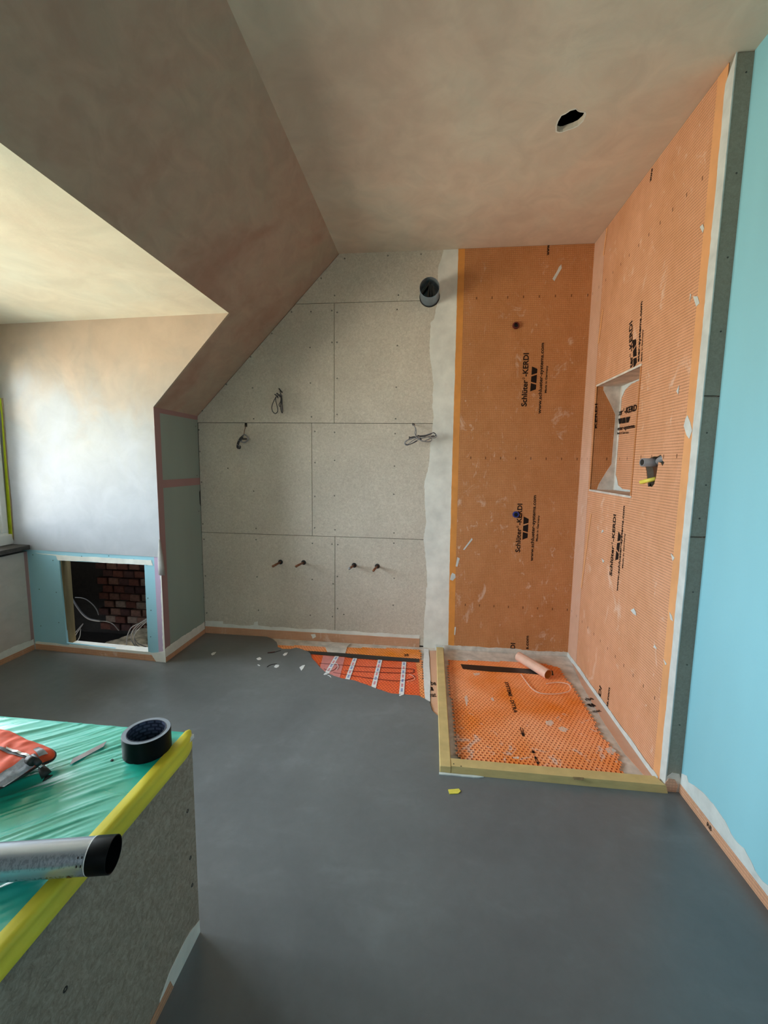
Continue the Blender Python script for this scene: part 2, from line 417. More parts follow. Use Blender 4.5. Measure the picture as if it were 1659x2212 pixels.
def lathe(prof, origin, axis, seg=40, closed_prof=False):
    """prof: (radius, distance along axis)"""
    ax = V3(axis).normalized(); ref = V3((0, 0, 1)) if abs(ax.z) < .9 else V3((1, 0, 0)); a = ax.cross(ref).normalized(); b = ax.cross(a)
    vs, fs = [], []; n = len(prof)
    for r, d in prof:
        for k in range(seg):
            th = 2*math.pi*k/seg; vs.append(V3(origin)+ax*d+(a*math.cos(th)+b*math.sin(th))*r)
    for i in range(n if closed_prof else n-1):
        j = (i+1) % n
        for k in range(seg): l = (k+1) % seg; fs.append((i*seg+k, i*seg+l, j*seg+l, j*seg+k))
    me = bpy.data.meshes.new('lathe'); me.from_pydata(vs, [], fs)
    bm = bmesh.new(); bm.from_mesh(me); bmesh.ops.remove_doubles(bm, verts=bm.verts, dist=1e-6); bmesh.ops.recalc_face_normals(bm, faces=bm.faces); bm.to_mesh(me); bm.free()
    return me
def smooth_by_angle(o, deg=35):
    for p in o.data.polygons: p.use_smooth = True
    bm = bmesh.new(); bm.from_mesh(o.data)
    for e in bm.edges:
        if len(e.link_faces) == 2 and e.calc_face_angle() > math.radians(deg): e.smooth = False
    bm.to_mesh(o.data); bm.free()
_txt = {}
def text_mesh(s):
    """flat lettering as mesh, unit box: x 0..1 long, y by height of capitals"""
    if s not in _txt:
        c = bpy.data.curves.new('lettering', 'FONT'); c.body = s; c.resolution_u = 3; c.offset = .028
        o = bpy.data.objects.new('lettering', c); COL.objects.link(o)
        dg = bpy.context.evaluated_depsgraph_get(); me = bpy.data.meshes.new_from_object(o.evaluated_get(dg))
        xs = [v.co.x for v in me.vertices]; x0, x1 = min(xs), max(xs)
        _txt[s] = ([((v.co.x-x0)/(x1-x0), v.co.y/.729) for v in me.vertices], [tuple(p.vertices) for p in me.polygons])
        bpy.data.objects.remove(o); bpy.data.curves.remove(c); bpy.data.meshes.remove(me)
    return _txt[s]
def lettering(s, A, B, cap, w, P, parent, mat='ink', flip=1, name='lettering'):
    """text on plane P from baseline start A to baseline end B (u,v); cap = letter height"""
    pts, fs = text_mesh(s); A, B = Vector(A), Vector(B); d = B-A; n = Vector((-d.y, d.x)).normalized()*flip
    vs = [P.p(*(A+d*x+n*cap*y), w) for x, y in pts]
    me = bpy.data.meshes.new('lettering'); me.from_pydata(vs, [], fs)
    return part(name, me, mat, parent)
def brand(A, B, cap, w, P, parent, flip=1, short=False):
    A, B = Vector(A), Vector(B); d = B-A; n = Vector((-d.y, d.x)).normalized()*flip
    if short: a1, r0, r1, k0 = .245, .262, .318, .345
    else: a1, r0, r1, k0 = .500, .510, .548, .565
    lettering('ter' if short else 'Schlüter', A, A+d*a1, cap, w, P, parent, flip=flip)
    lettering('®', A+d*r0+n*cap*.55, A+d*r1+n*cap*.55, cap*.42, w, P, parent, flip=flip)
    lettering('-KERDI', A+d*k0, B, cap, w, P, parent, flip=flip)
LOGO = [[(0, 1), (1.01, 1), (.83, 0), (.27, 0)], [(1.17, 1), (1.8, 1), (2.03, 0), (.99, 0)], [(1.99, 1), (3, 1), (2.72, 0), (2.2, 0)]]
def logo(A, B, hgt, w, P, parent, flip=1, pieces=(0, 1, 2)):
    A, B = Vector(A), Vector(B); d = (B-A)/3; n = Vector((-d.y, d.x)).normalized()*hgt*flip
    vs, fs = [], []
    for k in pieces:
        fs.append(tuple(range(len(vs), len(vs)+4))); vs += [P.p(*(A+d*a+n*b), w) for a, b in LOGO[k]]
    me = bpy.data.meshes.new('emblem'); me.from_pydata(vs, [], fs); return part('printed_emblem', me, 'ink', parent)
def L(px0, py0, px1, py1, P): return uv(px0, py0, P), uv(px1, py1, P)
_screw = None
def screws(pxs, P, parent, r=.0052, mat='screw', w=.0008):
    """countersunk screw heads: small dished discs sharing one mesh per plane"""
    prof = [(0, -.0010), (r*.35, -.0010), (r*.5, 0), (r*.9, 0), (r, -.0016)]
    me = lathe(prof, (0, 0, 0), P.N, 8); me.materials.append(M[mat])
    loc = parent.matrix_world.translation if False else V3((0, 0, 0))
    q = parent
    while q is not None: loc += V3(q.location); q = q.parent
    for a, b in pxs:
        h = hit(a, b, P)
        o = bpy.data.objects.new('screw', me); COL.objects.link(o); o.parent = parent; o.location = h + P.N*w - loc

# ================================================================== SETTING
YF = -1.5
# ---- floor: grey screed slab with its ragged edge, laid over a substrate
edge_px = [(572, 1377), (590, 1381), (598, 1388), (600, 1397), (612, 1402), (628, 1402), (640, 1399), (652, 1402), (664, 1407), (670, 1411), (676, 1424), (690, 1440), (704, 1452), (722, 1460),
           (742, 1466), (764, 1469), (782, 1476), (806, 1484), (824, 1491), (846, 1498), (870, 1499), (888, 1501), (905, 1502), (918, 1510), (928, 1517), (933, 1533), (943, 1546)]
edge = [uv(a, b, FLOOR) for a, b in edge_px]
BX0, BX1 = .066, .112       # left batten
FY0, FY1 = 1.612, 1.665     # front batten
edge[0] = (edge[0][0], D); edge[-1] = (BX0+.001, edge[-1][1])
fl_edge = []
for i in range(len(edge)-1): fl_edge += rough_edge(edge[i], edge[i+1], .004, .012, i*3.1)
fl_edge.append(edge[-1])
outer = [(XW-.1, YF)] + [(XR2+.05, YF), (XR2+.05, DR), (XR-.002, DR), (XR-.002, FY0+.001), (BX0+.001, FY0+.001)] + fl_edge[::-1] + [(XL-.05, D), (XL-.05, ck(XL)+.002), (XW-.05, ck(XW))]
floor = tag(obj('floor', slab(FLOOR, outer, .0118), 'screed'), kind='structure')
sub = part('substrate', slab(FLOOR, [(XW-.1, YF), (XR2+.1, YF), (XR2+.1, D+.02), (XL-.04, D+.02), (XL-.04, ck(XL)+.02), (XW-.1, ck(XW-.1)+.02)], .09, w=-.012), 'thinset', floor)
# ---- back wall
back = tag(obj('wall_back', box(XL-.4, D+.0125, -.05, XR+.2, D+.12, H+.1), 'dark'), kind='structure')
def slope_x(z): return XS-(H-z)/(H-ZK)*(XS-XL)+.004
g_ = .0016
def board(pts, P=BACK, parent=back, mat='cement', t=.0122, name='cement_board'): return part(name, slab(P, pts, t), mat, parent)
z1, z2, z3 = 2.2735, 1.5105, .744
XE = .20
bd = [board([(slope_x(z1+g_), z1+g_), (XE, z1+g_), (XE, H), (XS+.004, H)]),
      board([(slope_x(z2+g_)+.0, z2+g_), (-.651-g_, z2+g_), (-.651-g_, z1-g_), (slope_x(z1), z1-g_)]),
      board(rect(-.651+g_, z2+g_, XE, z1-g_)),
      board([(XL+.002, z3+g_), (-.805-g_, z3+g_), (-.805-g_, z2-g_), (slope_x(ZK)-.0, z2-g_)]),
      board(rect(-.805+g_, z3+g_, XE, z2-g_)),
      board(rect(XL+.002, 0, -.645-g_, z3-g_)), board(rect(-.645+g_, 0, XE, z3-g_))]
def C3(l): return [(420+a/2.8603, 520+b/2.8603) for a, b in l]
def C4(l): return [(420+a/2.8603, 900+b/2.8603) for a, b in l]
screws(C3([(928, 110), (1195, 92), (1400, 83), (783, 232), (866, 338), (1260, 336)]), BACK, bd[0])
screws(C3([(600, 440), (720, 438), (849, 432), (478, 573), (714, 660), (850, 628), (347, 718), (717, 879), (197, 888), (359, 909), (48, 1050), (723, 1088), (366, 1100)]), BACK, bd[1])
screws(C3([(882, 443), (881, 628), (882, 851), (882, 1073), (1252, 425), (1254, 648), (1247, 905), (1243, 1100)]), BACK, bd[2])
screws(C4([(28, 82), (34, 216), (44, 405), (52, 663), (207, 319), (366, 460), (381, 691)]), BACK, bd[3])
screws(C4([(712, 95), (711, 273), (713, 493), (712, 687)]), BACK, bd[3], mat='brass', r=.005)
screws(C4([(744, 91), (745, 284), (744, 493), (743, 687), (866, 97), (866, 270), (865, 489), (868, 699), (1240, 105), (1236, 306), (1232, 480), (1233, 719)]), BACK, bd[4])
screws(C4([(59, 758), (68, 984), (76, 1213), (381, 760), (387, 990), (396, 1196), (729, 783), (728, 1006), (716, 1227), (850, 788), (857, 1033), (853, 1236)]), BACK, bd[5])
screws(C4([(886, 791), (883, 988), (884, 1186), (923, 1222), (1232, 782), (1234, 999), (1228, 1165)]), BACK, bd[6])
# plaster band beside the membrane
lf = [uv(a, b, BACK) for a, b in [(958, 541), (948, 570), (946, 600), (945, 650), (938, 690), (930, 697), (929, 760), (933, 800), (936, 830), (933, 880), (936, 905), (930, 960), (926, 1010), (917, 1040), (918, 1100), (921, 1130), (915, 1165), (920, 1210), (923, 1260), (922, 1270), (918, 1320), (915, 1372)]]
lfr = []
for i in range(len(lf)-1): lfr += rough_edge(lf[i], lf[i+1], .006, .008, i*5.7)
lfr.append((lf[-1][0], 0.03)); lfr[0] = (lfr[0][0], H-.001)
tag(part('plaster_band', slab(BACK, lfr[:-1] + [(lfr[-1][0], -.0115), (.18, -.0115), (.18, H-.001)], .0015, w=.0015), 'skim', back), 'pale skim plaster strip with a ragged left edge')
# orange membrane on the back wall
kl = [uv(a, b, BACK) for a, b in [(990, 540), (984, 760), (978, 960), (972, 1180), (968, 1402)]]
kl[0] = (kl[0][0], H-.001); kl[-1] = (kl[-1][0], -.01)
kb = tag(part('membrane_sheet', slab(BACK, [(u+.04, v) for u, v in kl] + [(XR, -.01), (XR, H-.001)], .0022, w=.0034), 'kerdi', back), 'orange waterproof membrane with a woven grid')
ke = ragged(kl, .0022, .012, 4)[:-1]
def strip_left(l, wd, amp, seed):
    o = []
    for i in range(len(l)-1): o += rough_edge(l[i], l[i+1], amp, .014, seed+i)
    o.append(l[-1]); return o
ke = strip_left(kl, .04, .0022, 3.)
tag(part('membrane_edge', slab(BACK, ke + [(u+.0405, v) for u, v in kl[::-1]], .0018, w=.0036), 'kerdi_edge', back), 'bright bare orange edge of the membrane')
W_ = .0040
# baseline runs upwards on the wall; letters stand to the left of it
brand(uv(1137, 878, BACK), uv(1142, 763, BACK), .0335, W_, BACK, back)
logo(uv(1157, 846, BACK), uv(1161, 792, BACK), .034, W_, BACK, back)
lettering('www.schlueter-systems.com', uv(1168, 894, BACK), uv(1175, 741, BACK), .021, W_, BACK, back)
lettering('Made in Germany', uv(1180, 849, BACK), uv(1183, 790, BACK), .012, W_, BACK, back)
brand(uv(1123, 1193, BACK), uv(1128, 1088, BACK), .031, W_, BACK, back)
logo(uv(1139, 1166, BACK), uv(1142, 1116, BACK), .032, W_, BACK, back)
lettering('www.schlueter-systems.com', uv(1151, 1212, BACK), uv(1158, 1070, BACK), .021, W_, BACK, back)
lettering('Made in Germany', uv(1161, 1169, BACK), uv(1165, 1113, BACK), .012, W_, BACK, back)
lettering('www', uv(1186, 552, BACK), uv(1187, 529, BACK), .021, W_, BACK, back)
lettering('DI', uv(1112, 1402, BACK), uv(1113, 1389, BACK), .031, W_, BACK, back)
lettering('s.com', uv(1141, 1402, BACK), uv(1142, 1373, BACK), .021, W_, BACK, back)
# white dabs of plaster on the membrane
def dab(pxs, P, parent, w=.0048, t=.0012, mat='adhesive'):
    pts = [uv(a, b, P) for a, b in pxs]
    part('plaster_dab', slab(P, pts, t, w=w), mat, parent)
dab([(1000, 1187), (1003, 1188), (1021, 1165), (1019, 1162)], BACK, back)
dab([(984, 1223), (988, 1224), (993, 1206), (988, 1203)], BACK, back)
dab([(972, 1252), (978, 1254), (984, 1247), (983, 1240), (977, 1237), (974, 1242)], BACK, back)
dab([(981, 1371), (983, 1371), (985, 1354), (982, 1354)], BACK, back)
dab([(1193, 603), (1197, 608), (1206, 592), (1213, 580), (1212, 572), (1207, 577), (1203, 586)], BACK, back, t=.0006)
# ---- niche and right wall
ny0, nz0 = uv(1384, 795, RIGHT); ny1, nz1 = uv(1273, 1058, RIGHT)
NY0, NY1, NZ0, NZ1, ND = 2.110, 2.622, 1.113, 1.704, .13
holepx = [(1388, 994), (1396, 992), (1404, 989), (1413, 986), (1420, 986), (1427, 982), (1430, 987), (1431, 994), (1435, 999), (1431, 1007), (1427, 1000), (1422, 998), (1420, 1012), (1417, 1030), (1413, 1046), (1408, 1052), (1402, 1050), (1398, 1040), (1396, 1018), (1393, 1003)]
mh = [uv(a, b, RIGHT) for a, b in holepx]
rw = tag(obj('wall_right', slab(RIGHT, rect(DR+.0125, -.05, D+.1, H+.02), .05, holes=[rect(NY0-.012, NZ0-.012, NY1+.012, NZ1+.012), mh], w=-.003), 'cement_dark'), kind='structure')
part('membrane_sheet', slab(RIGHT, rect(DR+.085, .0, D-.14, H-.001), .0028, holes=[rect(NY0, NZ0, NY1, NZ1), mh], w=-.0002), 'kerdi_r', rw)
part('wall_core', box(XR+.19, DR+.05, -.05, XR+.23, D+.1, H+.02), 'dark', rw)
rb_in = [uv(a, b, RIGHT)[0] for a, b in ((1530, 600),)]
tag(part('membrane_edge', slab(RIGHT, [(DR+.036, 0), (DR+.090, 0), (DR+.090, H-.001), (DR+.036, H-.001)], .0024, w=.0006), 'kerdi_edge2', rw), 'smooth bare orange edge of the membrane')
tag(part('corner_band', slab(RIGHT, ragged(rect(D-.165, 0, D-.003, H-.001), [0, 0, 0, .0015], .02, 5), .0024, w=.0010), 'kerdi_band', rw), 'paler sealing band down the inside corner')
for a, b, c, e in ((1312, 492, 1304, 552), (1303, 668, 1293, 742), (1277, 1110, 1256, 1270)):
    u0, v0 = uv(a, b, RIGHT); u1, v1 = uv(c, e, RIGHT)
    part('band_overlap', slab(RIGHT, [(u0-.009, v0), (u0+.009, v0), (u1+.009, v1), (u1-.009, v1)], .0008, w=.0018), 'kerdi_edge2', rw)
# white corner bead of adhesive on the near end of the wall
tag(part('plaster_bead', slab(RIGHT, ragged([(DR-.001, 0.0), (DR+.040, 0.0), (DR+.040, H-.06), (DR-.001, H-.001)], [0, .0035, 0, .001], .012, 8), .004, w=.0028), 'adhesive', rw), 'white plaster edge with a ragged side')
# return strip facing the camera (cement boards)
for za, zb in ((-.01, 1.0), (1.003, 1.497), (1.5, H)):
    rbd = part('cement_board', slab(RETURN, rect(XR-.001, za, XR2+.02, zb-.003), .012), 'cement_dark', rw)
    sc = [p for p in ((1612, 156), (1591, 374), (1572, 556), (1557, 716), (1527, 935), (1525, 1048), (1511, 1120), (1497, 1279), (1484, 1436), (1468, 1566)) if za < hit(*p, RETURN).z < zb]
    screws(sc, RETURN, rbd, r=.003)
WR = .0012
brand(uv(1367, 792, RIGHT), uv(1366, 692, RIGHT), .032, WR, RIGHT, rw, flip=-1, short=True)
logo(uv(1376, 789, RIGHT), uv(1374, 727, RIGHT), .032, WR, RIGHT, rw, flip=-1)
lettering('eter-systems.com', uv(1381, 781, RIGHT), uv(1388, 650, RIGHT), .020, WR, RIGHT, rw, flip=-1)
lettering('Made in Germany', uv(1387, 780, RIGHT), uv(1390, 711, RIGHT), .011, WR, RIGHT, rw, flip=-1)
brand(uv(1322, 1245, RIGHT), uv(1331, 1112, RIGHT), .031, WR, RIGHT, rw, flip=-1)
logo(uv(1335, 1214, RIGHT), uv(1342, 1151, RIGHT), .030, WR, RIGHT, rw, flip=-1)
lettering('www.schlueter-systems.com', uv(1335, 1278, RIGHT), uv(1350, 1093, RIGHT), .020, WR, RIGHT, rw, flip=-1)
lettering('Made in Germany', uv(1346, 1228, RIGHT), uv(1351, 1152, RIGHT), .011, WR, RIGHT, rw, flip=-1)
lettering('www', uv(1407, 391, RIGHT), uv(1411, 361, RIGHT), .020, WR, RIGHT, rw, flip=-1)
lettering('RDI', uv(1296, 1518, RIGHT), uv(1300, 1487, RIGHT), .03, WR, RIGHT, rw, flip=-1)
lettering('ms.com', uv(1312, 1535, RIGHT), uv(1318, 1487, RIGHT), .02, WR, RIGHT, rw, flip=-1)
for p in ([(1482, 904), (1478, 920), (1484, 940), (1490, 948), (1496, 930), (1492, 912), (1486, 897)], [(1369, 1326), (1375, 1330), (1374, 1322), (1370, 1314), (1363, 1318)], [(1498, 640), (1505, 662), (1512, 655), (1508, 640)],
          [(1491, 652), (1494, 636), (1492, 634)], [(1447, 1322), (1449, 1338), (1455, 1342), (1452, 1330)], [(1412, 1398), (1420, 1402), (1415, 1393)], [(1300, 1206), (1303, 1216), (1306, 1212)], [(1450, 1195), (1454, 1212), (1458, 1205)],
          [(1519, 484), (1513, 490), (1519, 503), (1522, 493)], [(1300, 1152), (1305, 1147), (1301, 1144)], [(1462, 845), (1466, 852), (1468, 832)], [(1434, 1424), (1438, 1437), (1441, 1434)]):
    dab(p, RIGHT, rw, w=.002)
# niche box
NP_FAR = Plane((0, NY1, 0), X, Z, -Y); NP_NEAR = Plane((0, NY0, 0), X, Z, Y); NP_BACK = Plane((XR+ND, 0, 0), Y, Z, -X)
NP_TOP = Plane((0, 0, NZ1), X, Y, -Z); NP_BOT = Plane((0, 0, NZ0), X, Y, Z)
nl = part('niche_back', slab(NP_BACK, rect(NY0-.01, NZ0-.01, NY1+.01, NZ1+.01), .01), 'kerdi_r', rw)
part('niche_side', slab(NP_FAR, rect(XR-.003, NZ0, XR+ND, NZ1), .01), 'kerdi', rw)
part('niche_side', slab(NP_NEAR, rect(XR-.003, NZ0, XR+ND, NZ1), .01), 'kerdi', rw)
part('niche_top', slab(NP_TOP, rect(XR-.003, NY0-.01, XR+ND+.01, NY1+.01), .01), 'thinset', rw)
part('niche_ledge', slab(NP_BOT, rect(XR-.003, NY0-.01, XR+ND+.01, NY1+.01), .01), 'thinset', rw)
# grey reinforcing corners: a strip up the inner corner widening at top and bottom
gx = XR+ND
part('niche_corner_tape', slab(NP_FAR, [(gx-.022, NZ0), (gx-.092, NZ0), (gx-.085, NZ0+.03), (gx-.05, NZ0+.10), (gx-.022, NZ0+.15), (gx-.020, NZ1-.16), (gx-.045, NZ1-.11), (gx-.062, NZ1-.08), (gx-.096, NZ1-.02), (gx-.096, NZ1), (gx, NZ1), (gx, NZ0)], .002, w=.002), 'thinset', rw)
part('niche_corner_tape', slab(NP_BACK, [(NY1, NZ0), (NY1, NZ1), (NY1-.02, NZ1), (NY1-.018, NZ0)], .002, w=.002), 'thinset', rw)
part('niche_smear', slab(NP_BACK, ragged([(NY1-.018, NZ0), (NY1-.018, NZ0+.09), (NY1-.06, NZ0+.03), (NY1-.12, NZ0+.012), (NY0, NZ0+.01), (NY0, NZ0)], .004, .012, 3), .002, w=.0025), 'adhesive', rw)
part('niche_smear', slab(NP_BACK, ragged([(NY1-.018, NZ1), (NY1-.018, NZ1-.07), (NY1-.06, NZ1-.03), (NY1-.13, NZ1-.01), (NY0, NZ1-.012), (NY0, NZ1)], .004, .012, 6), .002, w=.0025), 'adhesive', rw)
nb_ = lambda a, b: uv(a, b, NP_BACK)
brand(nb_(1336, 898), nb_(1378, 886), .034, .003, NP_BACK, rw, flip=1 if nb_(1378, 886)[0] > nb_(1336, 898)[0] else -1, short=True)
logo(nb_(1336, 916), nb_(1361, 912), .030, .003, NP_BACK, rw, flip=-1)
lettering('ueter-systems.c', nb_(1333, 930), nb_(1376, 923), .022, .003, NP_BACK, rw, flip=-1)
lettering('Made in Germany', nb_(1333, 938), nb_(1359, 936), .012, .003, NP_BACK, rw, flip=-1)
lettering('KERDI', uv(1289, 925, NP_FAR), uv(1290, 872, NP_FAR), .013, .0025, NP_FAR, rw)
# things in the mixer hole
mc = hit(1406, 1006, RIGHT)
hp = thing('valve_pipe', 'grey pipe elbow poking out of the ragged hole below the shower niche', 'pipe', mc)
part('pipe_end', lathe([(.0, .004), (.0135, .004), (.0135, .03), (.018, .03), (.018, -.075), (.0, -.075)], hit(1408, 999, RIGHT)+V3((-.012, 0, 0)), (-1, -.15, 0), 24), 'cable', hp, True)
part('bore', lathe([(0, .0298), (.0130, .0298), (.0130, .029)], hit(1408, 999, RIGHT)+V3((-.012, 0, 0)), (-1, -.15, 0), 24), 'dark', hp)
part('elbow', tube(spline([hit(1410, 998, RIGHT)+V3((.03, 0, .0)), hit(1417, 996, RIGHT)+V3((.012, 0, 0)), hit(1424, 993, RIGHT)+V3((.012, -.0, .004)), hit(1429, 990, RIGHT)+V3((.03, -.01, .0))], 5), .013, 12), 'cable', hp, True)
part('valve_body', box(mc.x+.03, mc.y-.03, mc.z-.09, mc.x+.09, mc.y+.05, mc.z+.05, .004), 'copper', hp)
part('yellow_cap', tube([hit(1406, 1034, RIGHT)+V3((.02, 0, 0)), hit(1390, 1042, RIGHT)+V3((-.012, .0, -.00))], .009, 10), 'yellowchip', hp, True)
part('cap_hole', tube([hit(1403, 1047, RIGHT)+V3((.006, 0, 0)), hit(1402, 1048, RIGHT)+V3((-.004, 0, 0))], .007, 12), 'rubber', hp, True)

# ---- blue wall on the right, towards the camera
bw = tag(obj('wall_side', slab(BLUE, rect(YF, -.05, DR, H+.02), .1), 'blue'), kind='structure')
blp = [uv(a, b, BLUE) for a, b in [(1468, 1668), (1484, 1675), (1488, 1690), (1500, 1696), (1520, 1712), (1545, 1742), (1566, 1772), (1580, 1800), (1593, 1820), (1608, 1833), (1622, 1858), (1632, 1880), (1648, 1903), (1659, 1912)]]
fr_ = []
for i in range(len(blp)-1): fr_ += rough_edge(blp[i], blp[i+1], .003, .008, i*2.2)
fr_.append(blp[-1])
skb = tag(obj('baseboard_side', slab(BLUE, rect(YF, .0, DR-.001, .036), .002, w=.0032), 'kerdi_skirt'), kind='structure')
tag(part('plaster_band', slab(BLUE, [(DR-.001, .0)] + [(min(u, DR-.001), v) for u, v in fr_] + [(YF, .075), (YF, .0)], .0016, w=.0016), 'adhesive', bw), 'white plaster smear along the foot of the blue wall')
lettering('RB', (1.46, .012), (1.435, .012), .016, .0038, BLUE, skb, flip=-1)
# small orange patch at the foot of the return strip
part('corner_patch', slab(RETURN, [(XR+.002, .0), (XR2, .0), (XR2, .05), (XR+.045, .075), (XR+.02, .078), (XR+.002, .06)], .002, w=.002), 'thinset', rw)
part('membrane_patch', slab(RETURN, [(XR-.004, .0), (XR+.038, .0), (XR+.042, .03), (XR+.03, .052), (XR+.008, .055), (XR-.004, .035)], .002, w=.004), 'kerdi_band', rw)

# ---- ceiling with its hole
hc = V3((.501, 1.862))
hpx = [(1203, 283), (1203, 272), (1206, 262), (1213, 250), (1222, 246), (1232, 239), (1244, 236), (1248, 240), (1253, 242), (1262, 243), (1264, 247), (1262, 254), (1258, 262), (1248, 271), (1238, 276), (1226, 280), (1216, 284), (1209, 285)]
ch = [uv(a, b, CEIL) for a, b in hpx]
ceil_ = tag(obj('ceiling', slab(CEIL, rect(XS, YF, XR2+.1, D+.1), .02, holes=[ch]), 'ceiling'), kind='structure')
cx_, cy_ = sum(p[0] for p in ch)/len(ch), sum(p[1] for p in ch)/len(ch)
ch2 = [(cx_+(a-cx_)*1.09+.001*math.sin(i*5), cy_+(b-cy_)*1.09) for i, (a, b) in enumerate(ch)]
tag(part('hole_rim', slab(CEIL, ch2, .001, holes=[ch], w=.0008), 'skim', ceil_), 'pale torn plaster rim of the round ceiling hole')
part('ceiling_void', box(XS-.1, YF, H+.12, XR2+.1, D+.1, H+.16), 'dark', ceil_)
for s in ((cx_-.14, cy_-.14, cx_-.13, cy_+.14), (cx_+.13, cy_-.14, cx_+.14, cy_+.14), (cx_-.14, cy_-.14, cx_+.14, cy_-.13), (cx_-.14, cy_+.13, cx_+.14, cy_+.14)):
    part('ceiling_joist', box(s[0], s[1], H+.02, s[2], s[3], H+.13), 'dark', ceil_)
# ---- sloped ceiling with the dormer opening
YN = .235                                         # near cheek of the dormer
vd = (ZD-ZK)/(H-ZK)*SL
sl = [(YF, 0), (YN, 0), (YN, vd), (ck(XD)+.006, vd), (ck(XL)+.006, 0), (D+.05, 0), (D+.05, SL+.012), (YF, SL+.012)]
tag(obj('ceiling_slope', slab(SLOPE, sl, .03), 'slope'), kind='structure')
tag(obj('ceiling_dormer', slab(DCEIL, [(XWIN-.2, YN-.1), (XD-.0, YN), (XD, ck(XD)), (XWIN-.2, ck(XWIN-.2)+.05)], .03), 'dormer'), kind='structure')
# ---- knee wall
kw = tag(obj('wall_knee', box(XL-.05, ck(XL)+.012, -.05, XL-.0125, D+.05, ZK), 'dark'), kind='structure')
zj = uv(385, 1043, KNEE)[1]
ky0 = ck(XL)
part('green_board', slab(KNEE, rect(ky0+.006, 0, D, zj-.001), .0125), 'green', kw)
part('green_board', slab(KNEE, rect(ky0+.006, zj+.001, D, ZK+.003), .0125), 'green', kw)
for r_ in (rect(ky0, .07, ky0+.055, ZK), rect(ky0+.055, zj-.024, D, zj+.024), rect(ky0+.055, ZK-.028, D, ZK)):
    tag(part('joint_tape', slab(KNEE, r_, .001, w=.001), 'tape_joint', kw), 'brownish pink mesh joint tape')
def P1(l): return [(a/3.318, 850+b/3.318) for a, b in l]
screws(P1([(1122, 175), (1130, 395), (1143, 617), (1148, 690), (1164, 953), (1190, 1423), (1201, 1705), (1403, 235), (1412, 588), (1425, 845), (1447, 1225), (1460, 1460)]), KNEE, kw, r=.0035)
part('wall_gap', slab(KNEE, [(D-.012, 1.03), (D-.001, 1.045), (D-.001, .93), (D-.010, .95)], .001, w=.0014), 'dark', kw)
# near knee wall, beside the camera
tag(obj('wall_near', slab(Plane((XL, 0, 0), Y, Z, X), rect(YF, -.05, YN-.06, ZK+.01), .05), 'left'), kind='structure')
FRONT = Plane((0, YF, 0), X, Z, Y)
tag(obj('wall_front', slab(FRONT, rect(XL-.2, -.05, XR2+.2, H+.1), .1, holes=[rect(BX0_, BZ0_, BX1_, BZ1_)]), 'left'), kind='structure')
w2 = thing('fill_window', None, None, ((BX0_+BX1_)/2, YF, BZ0_)); tag(w2, kind='structure')  # added out of view to brighten the walls facing the camera
part('window_frame', slab(FRONT, rect(BX0_, BZ0_, BX1_, BZ1_), .05, holes=[rect(BX0_+.05, BZ0_+.05, BX1_-.05, BZ1_-.05)], w=-.02), 'upvc', w2)
part('pane', slab(FRONT, rect(BX0_+.048, BZ0_+.048, BX1_-.048, BZ1_-.048), .004, w=-.04), 'glass', w2)
# ---- dormer cheek
OX0, OX1, OZ0, OZ1 = -2.322, -1.728, .052, .612
def vd_(x): return ZK+(x-XL)/(XD-XL)*(ZD-ZK)
ZB = .668
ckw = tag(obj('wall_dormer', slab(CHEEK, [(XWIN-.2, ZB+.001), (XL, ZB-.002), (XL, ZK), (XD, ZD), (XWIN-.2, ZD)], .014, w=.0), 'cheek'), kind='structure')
bb = part('blue_board', slab(CHEEK, [(XW-.05, 0), (XL-.045, 0), (XL-.045, ZB+.004), (XW-.05, ZB+.004)], .0125, holes=[[(OX0, OZ0+.01), (OX1-.004, OZ0), (OX1, OZ1), (OX0-.012, OZ1-.004)]], w=-.0025), 'blue2', ckw)
tag(part('purple_board_edge', slab(CHEEK, [(XL-.0455, .03), (XL-.0015, .03), (XL-.0015, ZB), (XL-.0455, ZB)], .0105, w=-.0022), 'purple', ckw), 'lilac board edge with torn plaster')
tag(part('plaster_smear', slab(CHEEK, ragged([(XW+.06, ZB-.02), (OX0-.03, OZ1+.025), (OX0-.02, OZ1-.002), (OX1+.002, OZ1+.002), (OX1+.06, OZ1+.0), (OX1+.05, OZ1+.034), (OX0+.1, OZ1+.03)], .003, .01, 2), .001, w=-.0010), 'skim', ckw), 'white plaster smear above the opening')
tag(part('plaster_flecks', slab(CHEEK, ragged([(XL-.012, .07), (XL-.0008, .07), (XL-.0008, .55), (XL-.010, .55)], [0, 0, 0, .006], .008, 9), .001, w=-.0010), 'skim', ckw), 'white torn plaster edge')
part('sill_rail', slab(Plane((0, CHEEK.O.y, 0), CHEEK.U, Y, Z), [(OX0+.02, .0), (OX1+.01, .0), (OX1+.01, .06), (OX0+.02, .06)], .03, w=OZ0+.004), 'skim', ckw)
screws(P1([(233, 1157), (377, 1197), (279, 1404), (401, 1426), (291, 1667), (419, 1643), (583, 1168), (777, 1165), (957, 1190), (1050, 1228), (1058, 1468), (1080, 1555), (1078, 1745)]), CHEEK, bb, r=.0035, w=-.0016)
